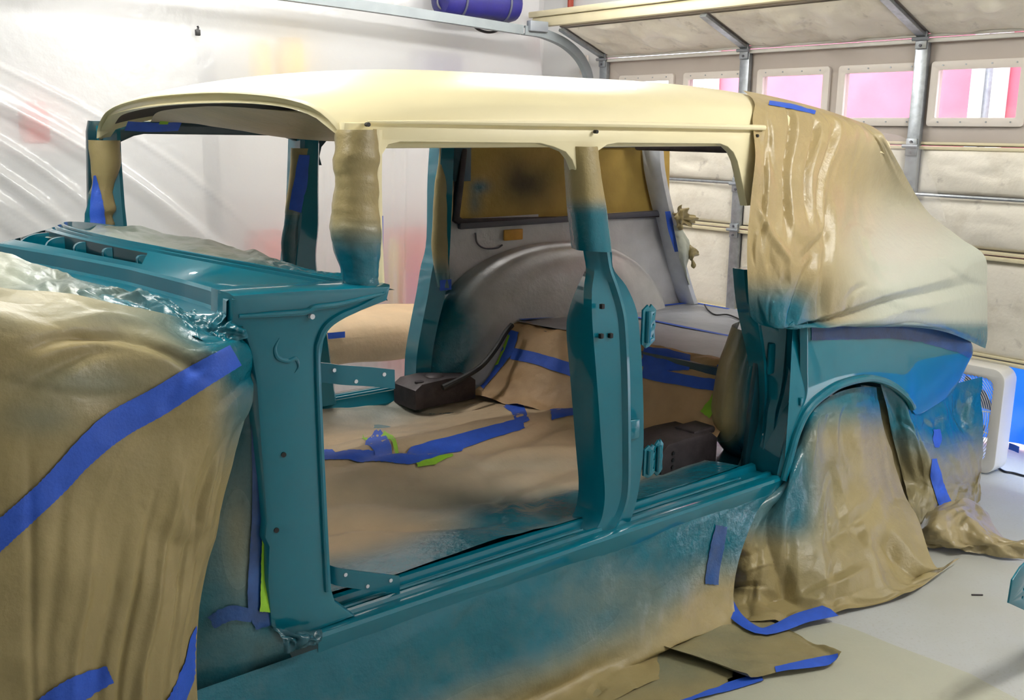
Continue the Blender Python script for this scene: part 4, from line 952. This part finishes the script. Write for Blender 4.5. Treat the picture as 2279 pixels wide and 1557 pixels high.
cr_ = [[at(a, b, z=z) for a, b, z in ((2030, 1170, .03), (2075, 1140, .08), (2120, 1120, .1), (2170, 1120, .08), (2205, 1165, .03))],
       [at(a, b, z=z) for a, b, z in ((2035, 1195, .03), (2080, 1170, .1), (2130, 1150, .11), (2190, 1165, .1), (2260, 1205, .05))],
       [at(a, b, z=z) for a, b, z in ((2060, 1205, .02), (2110, 1205, .05), (2160, 1205, .06), (2215, 1205, .07), (2276, 1212, .06))],
       [at(a, b, z=z) for a, b, z in ((2050, 1215, .012), (2110, 1225, .012), (2170, 1235, .012), (2220, 1240, .012), (2272, 1236, .012))]]
sheet('crumpled_floor_paper', cr_, 60, 80, 'kraft_shiny', .05, 4, 87, spray=lambda p, g: sprayed(t=.1 + 0 * p[..., 0]), label='crumpled end of brown paper lying on the floor behind the wheel', cat='masking paper')

# large sheet over the rear quarter window
qr = [[(1672, 212, .30), (1720, 224, .33), (1790, 236, .36), (1860, 256, .40), (1920, 282, .44), (1955, 305, .48)],
      [(1693, 262, .1), (1745, 280, .11), (1800, 295, .16), (1860, 315, .2), (1925, 345, .28), (1975, 372, .36)],
      [(1684, 345, .065), (1740, 375, .06), (1810, 395, .06), (1880, 420, .1), (1970, 450, .18), (2060, 470, .24)],
      [(1668, 450, .05), (1730, 475, .03), (1810, 500, .01), (1890, 520, .02), (2000, 535, .06), (2130, 528, .12)],
      [(1660, 545, .035), (1720, 575, .0), (1800, 590, -.03), (1900, 600, -.03), (2030, 590, -.02), (2192, 572, .05)],
      [(1662, 630, .03), (1720, 650, .0), (1796, 668, -.02), (1900, 660, -.05), (2040, 650, -.06), (2200, 650, .04)],
      [(1672, 700, .06), (1730, 720, .01), (1798, 722, -.012), (1900, 722, -.03), (2060, 715, -.05), (2200, 735, .03)],
      [(1690, 722, .05), (1740, 728, .01), (1800, 728, -.005), (1900, 728, -.015), (2080, 732, -.02), (2194, 775, .03)]]
def quarter_spray_sheen(p, g):
    t = edge(p[..., 1], 600, 690) * (1 - edge(p[..., 0], 1770, 1860)) + .9 * edge(p[..., 1], 705, 735)
    return sprayed(t=t, g=.75 * edge(p[..., 0], 1790, 2000) * edge(p[..., 1], 380, 560) + .25 * edge(p[..., 0], 1850, 2000))  # pale term paints a whitish sheen into the paper colour
def quarter_folds(nv, nu):
    v, u = np.meshgrid(np.linspace(0, 1, nv), np.linspace(0, 1, nu), indexing='ij'); h = 0 * u
    for u0, v0, u1, v1, w, a in ((.2, .12, .27, .55, .014, .02), (.34, .18, .38, .5, .014, .022), (.46, .2, .44, .5, .016, .02), (.36, .62, .5, .5, .016, .02), (.5, .4, .48, .85, .018, .02), (.25, .95, .95, .72, .022, .03), (.25, .98, .6, .86, .012, -.016), (.28, .9, .46, .55, .02, .022), (.1, .3, .12, .6, .012, .014), (.05, .5, .3, .62, .012, -.014)):
        d = np.array([u1 - u0, v1 - v0]); L = np.hypot(*d); d = d / L; s = (u - u0) * d[0] + (v - v0) * d[1]; q = -(u - u0) * d[1] + (v - v0) * d[0]
        h += a * np.maximum(0, 1 - np.abs(q) / (w * 1.8)) * edge(s, -.02, .08) * (1 - edge(s, L - .08, L + .04))
    return h
def rf(x, y, dy=0, dz=.012): return np.array([x, y + dy, float(zroof(y, x)) + dz])
qc = ctl(qr)
qc[0] = [rf(x, y) for x, y in ((1.79, .31), (1.88, .27), (2.0, .25), (2.15, .235), (2.28, .225), (2.36, .22))]
qc[1] = [rf(x, .122, -.018, -.004) for x in (1.6, 1.78, 1.98, 2.16, 2.3, 2.38)]
qc.insert(1, [rf(x, .165, -.01) for x in (1.66, 1.82, 1.99, 2.155, 2.29, 2.37)])
qo, QG = sheet('quarter_masking_paper', qc, 150, 170, 'kraft_shiny', .013, 4, 103, pin=.2, spray=quarter_spray_sheen, extra=quarter_folds, ndent=40, dent=.01, label='large shiny brown sheet covering the rear quarter window and tail', cat='masking paper')
tape(QG, [(1712, 228), (1760, 236), (1815, 250)], [10, 12, 8], qo, lift=.006)
tape(Q, [(1806, 742), (1900, 740), (2000, 738), (2080, 748), (2130, 764), (2170, 786)], [30, 30, 30, 34, 40, 30], qo, 'sprayed_tape', .004)
# added film imitating the haze between the roof and the tail
sheet('haze_film', ctl([[(1915, 285, .5), (1990, 300, .55), (2060, 330, .6)], [(1960, 350, .38), (2020, 380, .45), (2085, 420, .5)], [(1990, 440, .28), (2050, 470, .34), (2105, 495, .36)]]), 30, 30, 'haze_film', .01, 4, 9, label='faint film added as haze behind the quarter sheet', cat='plastic sheet')

# wraps round the near windshield post and the near center pillar
def wrap(name, rows, mat, nv, nu, amp, seed, spray, label, depth=.09, freq=5):
    C_ = []
    for py, l, r_, y in rows:
        a = at(l, py, y=y); b = at(r_, py, y=y); m = (a + b) / 2
        C_.append([a + [.02, depth, 0], a + [0, depth * .45, 0], a + [(b - a)[0] * .12, .0, 0], m + [0, -.012, 0], b - [(b - a)[0] * .12, .0, 0], b + [0, depth * .45, 0], b + [-.02, depth, 0]])
    return sheet(name, C_, nv, nu, mat, amp, freq, seed, spray=spray, label=label, cat='masking paper')
a_o, a_G = wrap('post_masking_paper', [(288, 772, 852, .075), (340, 766, 854, .065), (400, 764, 852, .06), (470, 766, 851, .055), (520, 764, 852, .05), (570, 770, 853, .045), (608, 780, 855, .04), (640, 790, 857, .035)], 'kraft_paper', 80, 50, .018, 111,
     lambda p, g: sprayed(t=edge(p[..., 1], 470, 580), g=0 * p[..., 0]), 'brown paper wrapped round the near windshield post, teal at its foot', freq=6)
tube('tape_edge', [at(848, y, y=.09) for y in (480, 540, 600)], .005, 'blue_tape', a_o, 6)
wrap('center_pillar_paper', [(326, 1288, 1338, .085), (380, 1292, 1344, .075), (440, 1298, 1352, .066), (500, 1304, 1360, .057), (560, 1310, 1369, .047)], 'kraft_paper', 50, 36, .004, 113,
     lambda p, g: sprayed(t=edge(p[..., 1], 432, 478), g=0 * p[..., 0]), 'brown paper wrapped round the upper near center pillar', freq=3)
# wraps on the far pillars
fa, faG = wrap('far_post_masking_paper', [(312, 207, 267, 1.60), (400, 206, 264, 1.60), (460, 196, 261, 1.60), (500, 190, 257, 1.60), (530, 185, 255, 1.6)], 'kraft_paper', 40, 30, .02, 121, lambda p, g: sprayed(t=(1 - edge(p[..., 0], 200, 225)) * edge(p[..., 1], 400, 450), g=0 * p[..., 0]), 'brown paper and blue tape round the far windshield post', .05)
tape(faG, [(211, 390), (214, 430), (216, 470), (218, 500)], [4, 20, 32, 34], fa, lift=.012)
fb, fbG = wrap('far_center_pillar_paper', [(330, 657, 694, 1.60), (400, 650, 692, 1.60), (470, 640, 682, 1.60), (530, 632, 676, 1.60), (600, 634, 680, 1.6)], 'kraft_paper', 40, 24, .008, 123, lambda p, g: sprayed(t=edge(p[..., 1], 440, 500), g=0 * p[..., 0], d=.3 * edge(p[..., 1], 480, 520)), 'brown paper and dark blue tape round the far center pillar', .05)
tape(fbG, [(678, 345), (672, 400), (664, 440), (658, 470)], [26, 32, 34, 30], fb, lift=.01)
wrap('far_rear_pillar_paper', [(300, 986, 1022, 1.59), (380, 976, 1014, 1.59), (460, 973, 1010, 1.59), (550, 970, 1003, 1.58), (640, 980, 1003, 1.56)], 'kraft_paper', 50, 24, .01, 127, lambda p, g: sprayed(t=.8 * edge(p[..., 1], 560, 620), g=0 * p[..., 0]), 'yellowish brown paper edging the far rear pillar', .05)
pq = at(992, 634, y=1.55); strip('tape_tab', [pq + [-.03, 0, 0], pq, pq + [.03, 0, 0]], .045, (0, 0, 1), 'blue_tape', car)

# dashboard sheet behind the cowl
do, DG = sheet('dash_masking_paper', ctl([[(190, 512, 1.5), (232, 497, 1.5), (300, 503, 1.35), (400, 527, 1.1), (480, 533, .95), (540, 550, .8), (600, 575, .62), (660, 597, .45), (740, 608, .3), (800, 606, .16)],
      [(150, 520, 1.25), (225, 524, 1.15), (300, 540, 1.0), (400, 560, .8), (480, 577, .65), (540, 590, .52), (600, 600, .42), (660, 612, .32), (740, 622, .22), (820, 628, .12)],
      [(100, 530, 1.1), (220, 545, .95), (300, 560, .8), (400, 585, .6), (480, 600, .48), (540, 610, .4), (600, 620, .33), (660, 628, .26), (740, 636, .18), (830, 640, .1)]]), 50, 160, 'kraft_paper', .025, 5, 131,
      spray=lambda p, g: sprayed(t=.4 + .55 * edge(p[..., 0], 520, 780) + .3 * edge(p[..., 1], 545, 600), g=.7 * (1 - edge(p[..., 0], 240, 520))), label='mint-green sprayed paper laid along the dashboard behind the cowl', cat='masking paper')
# headliner sheet sagging under the roof
hl = [[wpt(.2, .25, 1.55), wpt(.12, .6, 1.575), wpt(.1, .9, 1.572), wpt(.12, 1.2, 1.56), wpt(.2, 1.5, 1.535)], [wpt(.5, .25, 1.525), wpt(.5, .6, 1.5), wpt(.5, .9, 1.485), wpt(.5, 1.2, 1.5), wpt(.5, 1.5, 1.525)], [wpt(1.3, .22, 1.53), wpt(1.3, .6, 1.5), wpt(1.3, .9, 1.49), wpt(1.3, 1.2, 1.5), wpt(1.3, 1.54, 1.52)], [wpt(2.4, .3, 1.5), wpt(2.4, .6, 1.5), wpt(2.4, .9, 1.49), wpt(2.4, 1.2, 1.5), wpt(2.4, 1.5, 1.5)]]
ho, HG = sheet('headliner_paper', ctl(hl), 60, 50, 'kraft_paper', .012, 4, 141, label='brown paper sagging under the roof as a headliner mask', cat='masking paper')
for x0, x1, yy, zz_ in ((.12, .3, 1.5, 1.52), (1.0, 2.3, 1.58, 1.495)):
    strip('tape_strip', [(x0, yy, zz_), ((x0 + x1) / 2, yy, zz_ - .004), (x1, yy, zz_)], .05, (0, .8, -.6), 'blue_tape', ho)
    strip('tape_strip', [(x0 + .1, yy - .03, zz_ + .012), (x1 - .05, yy - .03, zz_ + .012)], .02, (0, .8, -.6), 'green_tape', ho)

# front floor sheet
fr_ = []
for i, x in enumerate(np.linspace(-.1, 1.66, 9)):
    row = []
    for j, y in enumerate(np.linspace(.15, 1.615, 9)):
        z = .386 + .07 * math.exp(-((y - .86) / .2) ** 2) * (1 - .3 * edge(np.array(x), .8, 1.5)) + .01 * math.sin(3 * x + 5 * y)
        if j == 0: y = .128; z = .405
        if j == 8: z = .41
        row.append(wpt(x, y, z))
    fr_.append(row)
def floor_folds(nv, nu):
    v, u = np.meshgrid(np.linspace(0, 1, nv), np.linspace(0, 1, nu), indexing='ij'); h = 0 * u
    for u0, v0, u1, v1, w, a in ((.35, .12, .2, .75, .03, .02), (.25, .1, .1, .5, .02, .014), (.45, .3, .42, .9, .025, .02), (.6, .2, .62, .75, .03, .018), (.12, .45, .16, .85, .02, .016), (.3, .5, .34, .95, .02, -.014), (.75, .1, .78, .6, .025, .014)):
        d = np.array([u1 - u0, v1 - v0]); L = np.hypot(*d); d = d / L; s = (u - u0) * d[0] + (v - v0) * d[1]; q = -(u - u0) * d[1] + (v - v0) * d[0] + .04 * np.sin(s * 12)
        h += a * np.exp(-(q / w) ** 2) * edge(s, -.02, .1) * (1 - edge(s, L - .1, L + .04))
    return h
def ff_spray(p, g):
    t = 1.0 * (1 - edge(g[..., 1], .2, .42)) + .75 * blob(p, 1150, 1130, 220, 40) + .35 * blob(p, 860, 920, 150, 40) + .25 * edge(g[..., 1], 1.3, 1.55) + .25 * blob(p, 1200, 1030, 200, 25) + .6 * blob(p, 1280, 1130, 60, 40)
    return sprayed(t=t, g=.25 + .2 * blob(p, 1000, 1080, 300, 60))
o1, G1 = sheet('front_floor_paper', ctl(fr_), 150, 130, 'kraft_brown', .03, 5, 151, spray=ff_spray, ndent=44, dent=.014, extra=floor_folds, label='wrinkled brown paper over the front floor with blue tape across the tunnel', cat='masking paper')
tape(G1, [(690, 1012), (760, 1010), (860, 1014), (920, 1012), (1000, 988), (1100, 958), (1165, 940)], [22, 22, 24, 40, 34, 30, 24], o1, lift=.008)
tape(G1, [(826, 966), (846, 985), (858, 1012)], [46, 42, 34], o1, lift=.008)
tape(G1, [(1128, 890), (1150, 905), (1165, 940)], [30, 30, 30], o1, lift=.008)
tape(G1, [(1226, 918), (1280, 908), (1360, 892)], [30, 26, 24], o1, lift=.008)
tape(G1, [(852, 960), (874, 975), (884, 1004)], [10, 10, 8], o1, 'green_tape', .011)
tape(G1, [(805, 968), (818, 978)], [8, 6], o1, 'green_tape', .011)
tape(G1, [(928, 1032), (970, 1022), (1008, 1010)], [9, 12, 8], o1, 'green_tape', .011)
tape(G1, [(890, 885), (930, 890), (1000, 878)], [24, 28, 20], o1, 'green_tape', .011)
# sheet on the seat riser and the kick-up
rs = []
for x, z in ((1.50, .40), (1.56, .43), (1.62, .5), (1.68, .6), (1.73, .676), (1.77, .69)):
    rs.append([wpt(x + .14 * (1.46 - y), y, z) for y in np.linspace(.3, 1.46, 6)])
o2, G2 = sheet('riser_masking_paper', ctl(rs), 60, 80, 'kraft_brown', .02, 5, 161, ndent=20, dent=.012, spray=lambda p, g: sprayed(t=.12 * blob(p, 1300, 850, 100, 40), g=0 * p[..., 0]), label='brown paper over the rear seat riser framed with blue tape', cat='masking paper')
tape(G2, [(1140, 735), (1128, 775), (1100, 815), (1066, 856)], [30, 30, 26, 24], o2)
tape(G2, [(1138, 786), (1200, 800), (1290, 828), (1340, 845)], [26, 26, 30, 30], o2)
tape(G2, [(1280, 852), (1320, 838), (1380, 820)], [26, 30, 40], o2)
tape(G2, [(1430, 792), (1480, 800), (1535, 806)], [44, 50, 34], o2)
tape(G2, [(1430, 826), (1500, 842), (1600, 858)], [30, 26, 26], o2)
tape(G2, [(1606, 812), (1600, 860), (1592, 900)], [22, 22, 18], o2)
tape(G2, [(1600, 870), (1585, 900), (1568, 922)], [22, 24, 26], o2, 'green_tape', .007)
tape(G2, [(1132, 745), (1116, 785), (1090, 822)], [6, 6, 6], o2, 'green_tape', .007)
# cargo floor sheet
o3, G3 = sheet('cargo_floor_paper', ctl([[wpt(1.92, .3, .684), wpt(1.84, .9, .686), wpt(1.75, 1.46, .69)], [wpt(2.5, .25, .648), wpt(2.5, .9, .648), wpt(2.45, 1.55, .65)], [wpt(3.16, .25, .604), wpt(3.16, .9, .604), wpt(3.16, 1.65, .604)]]), 40, 60, 'grey_paper', .008, 4, 171, label='greyish paper on the raised cargo floor edged with blue tape', cat='masking paper')
def wtape(pts, w, wd, o, nm='tape_strip', mat='blue_tape'): return strip(nm, pts, w, wd, mat, o)
def zc(x): return .692 + (.608 - .692) * (x - 1.8) / 1.36
wtape([(3.13, .3, zc(3.13)), (3.13, 1.0, zc(3.13)), (3.13, 1.62, zc(3.13))], .04, (1, 0, -.06), o3); wtape([(2.42, .3, zc(2.42)), (2.4, .9, zc(2.4)), (2.38, 1.46, zc(2.38))], .035, (1, 0, -.06), o3)
wtape([(1.77, 1.45, zc(1.77) + .002), (2.4, 1.53, zc(2.4)), (3.1, 1.63, zc(3.1))], .035, (0, 1, 0), o3)
tube('loose_wire', [at(a, b, z=.632) for a, b in ((1568, 678), (1576, 690), (1592, 700), (1620, 700), (1650, 712))], .004, 'black_rubber', None, 6, 30, label='thin dark wire lying loose on the cargo floor paper', cat='wire')
# paper behind the far cargo window
wb = ctl([[(1000, 300, 1.685), (1240, 300, 1.685), (1490, 310, 1.685)], [(1000, 400, 1.685), (1240, 400, 1.685), (1490, 400, 1.685)], [(990, 500, 1.685), (1240, 500, 1.685), (1490, 490, 1.685)]])
sheet('cargo_window_paper', wb, 70, 110, 'board_kraft', .003, 4, 181, spray=lambda p, g: sprayed(t=.85 * blob(p, 1070, 415, 22, 16) + .6 * blob(p, 1056, 450, 16, 30), g=0 * p[..., 0], d=.75 * blob(p, 1150, 400, 45, 60) + .5 * blob(p, 1205, 415, 40, 45)), label='yellow-brown paper covering the far cargo window with dark overspray', cat='masking paper')
# scraps on the far tailgate post
sheet('paper_scrap', ctl([[(1496, 470, 1.55), (1512, 460, 1.53), (1530, 470, 1.53), (1542, 482, 1.54)], [(1502, 490, 1.53), (1516, 482, 1.5), (1530, 488, 1.5), (1540, 496, 1.53)], [(1508, 505, 1.54), (1516, 508, 1.52), (1526, 503, 1.52), (1538, 498, 1.54)]]), 24, 24, 'kraft_paper', .06, 4, 191, label='crumpled brown paper scrap on the far tailgate post, upper one', cat='paper scrap')
sheet('paper_scrap', ctl([[(1530, 538, 1.55), (1545, 550, 1.53), (1558, 562, 1.53)], [(1532, 560, 1.54), (1542, 572, 1.52), (1552, 575, 1.53)], [(1534, 585, 1.55), (1538, 592, 1.54), (1540, 596, 1.54)]]), 20, 20, 'kraft_paper', .03, 4, 193, label='flat pointed brown paper scrap on the far tailgate post, lower one', cat='paper scrap')
strip('tape_tab', [at(a, b, y=1.56) for a, b in ((1486, 470), (1494, 510), (1506, 560))], [.04, .05, .03], (1, 0, 0), 'blue_tape', car)
sheet('crumpled_wrap', ctl([[(1498, 500, 1.55), (1512, 505, 1.53), (1524, 520, 1.54)], [(1506, 540, 1.54), (1520, 540, 1.52), (1532, 550, 1.54)], [(1516, 585, 1.55), (1526, 590, 1.53), (1534, 595, 1.55)], [(1528, 630, 1.57), (1532, 632, 1.56), (1536, 634, 1.57)]]), 40, 20, 'kraft_shiny', .03, 5, 195, spray=lambda p, g: sprayed(t=0 * p[..., 0], g=1 + 0 * p[..., 0]), label='crumpled pale plastic on the far tailgate post between the paper scraps', cat='plastic scrap')

# painted bracket standing at the right edge of the picture
bo = at(2262, 1290, y=-.86)
bk = thing('painted_bracket', (bo[0] + .05, bo[1], 0), 'teal perforated metal bracket standing at the right edge of the floor', 'bracket')
out = [at(a, b, y=-.86) for a, b in ((2244, 1340), (2252, 1290), (2270, 1262), (2310, 1225), (2420, 1225), (2420, 1420))]
ot = [(p[0], p[2]) for p in out]
hs = [circle(*(lambda q: (q[0], q[2]))(at(a, b, y=-.86)), .006, n=10) for a, b in ((2273, 1328), (2276, 1310), (2282, 1293), (2290, 1277))]
plate('perforated_plate', ot, .006, 'teal_paint', bk, holes=hs, bev=.0015, tf=lambda a, b, t: (a, -.86 + t, b))
pb_ = at(2278, 1345, y=-.86); box('stand_post', (pb_[0] + .3, -.868, .0), (pb_[0] + .34, -.83, pb_[2] - .004), 'blue_tape', bk, .004); box('stand_foot', (pb_[0] + .28, -.95, .0), (pb_[0] + .4, -.78, .02), 'blue_tape', bk, .004)
pm_ = at(2175, 1323, z=.003); tube('floor_mark', [pm_ + [-.015, .012, 0], pm_, pm_ + [.014, -.012, 0]], .003, 'rust_metal', None, 5, 8, label='tiny dark sliver lying on the floor near the wheel paper', cat='debris')
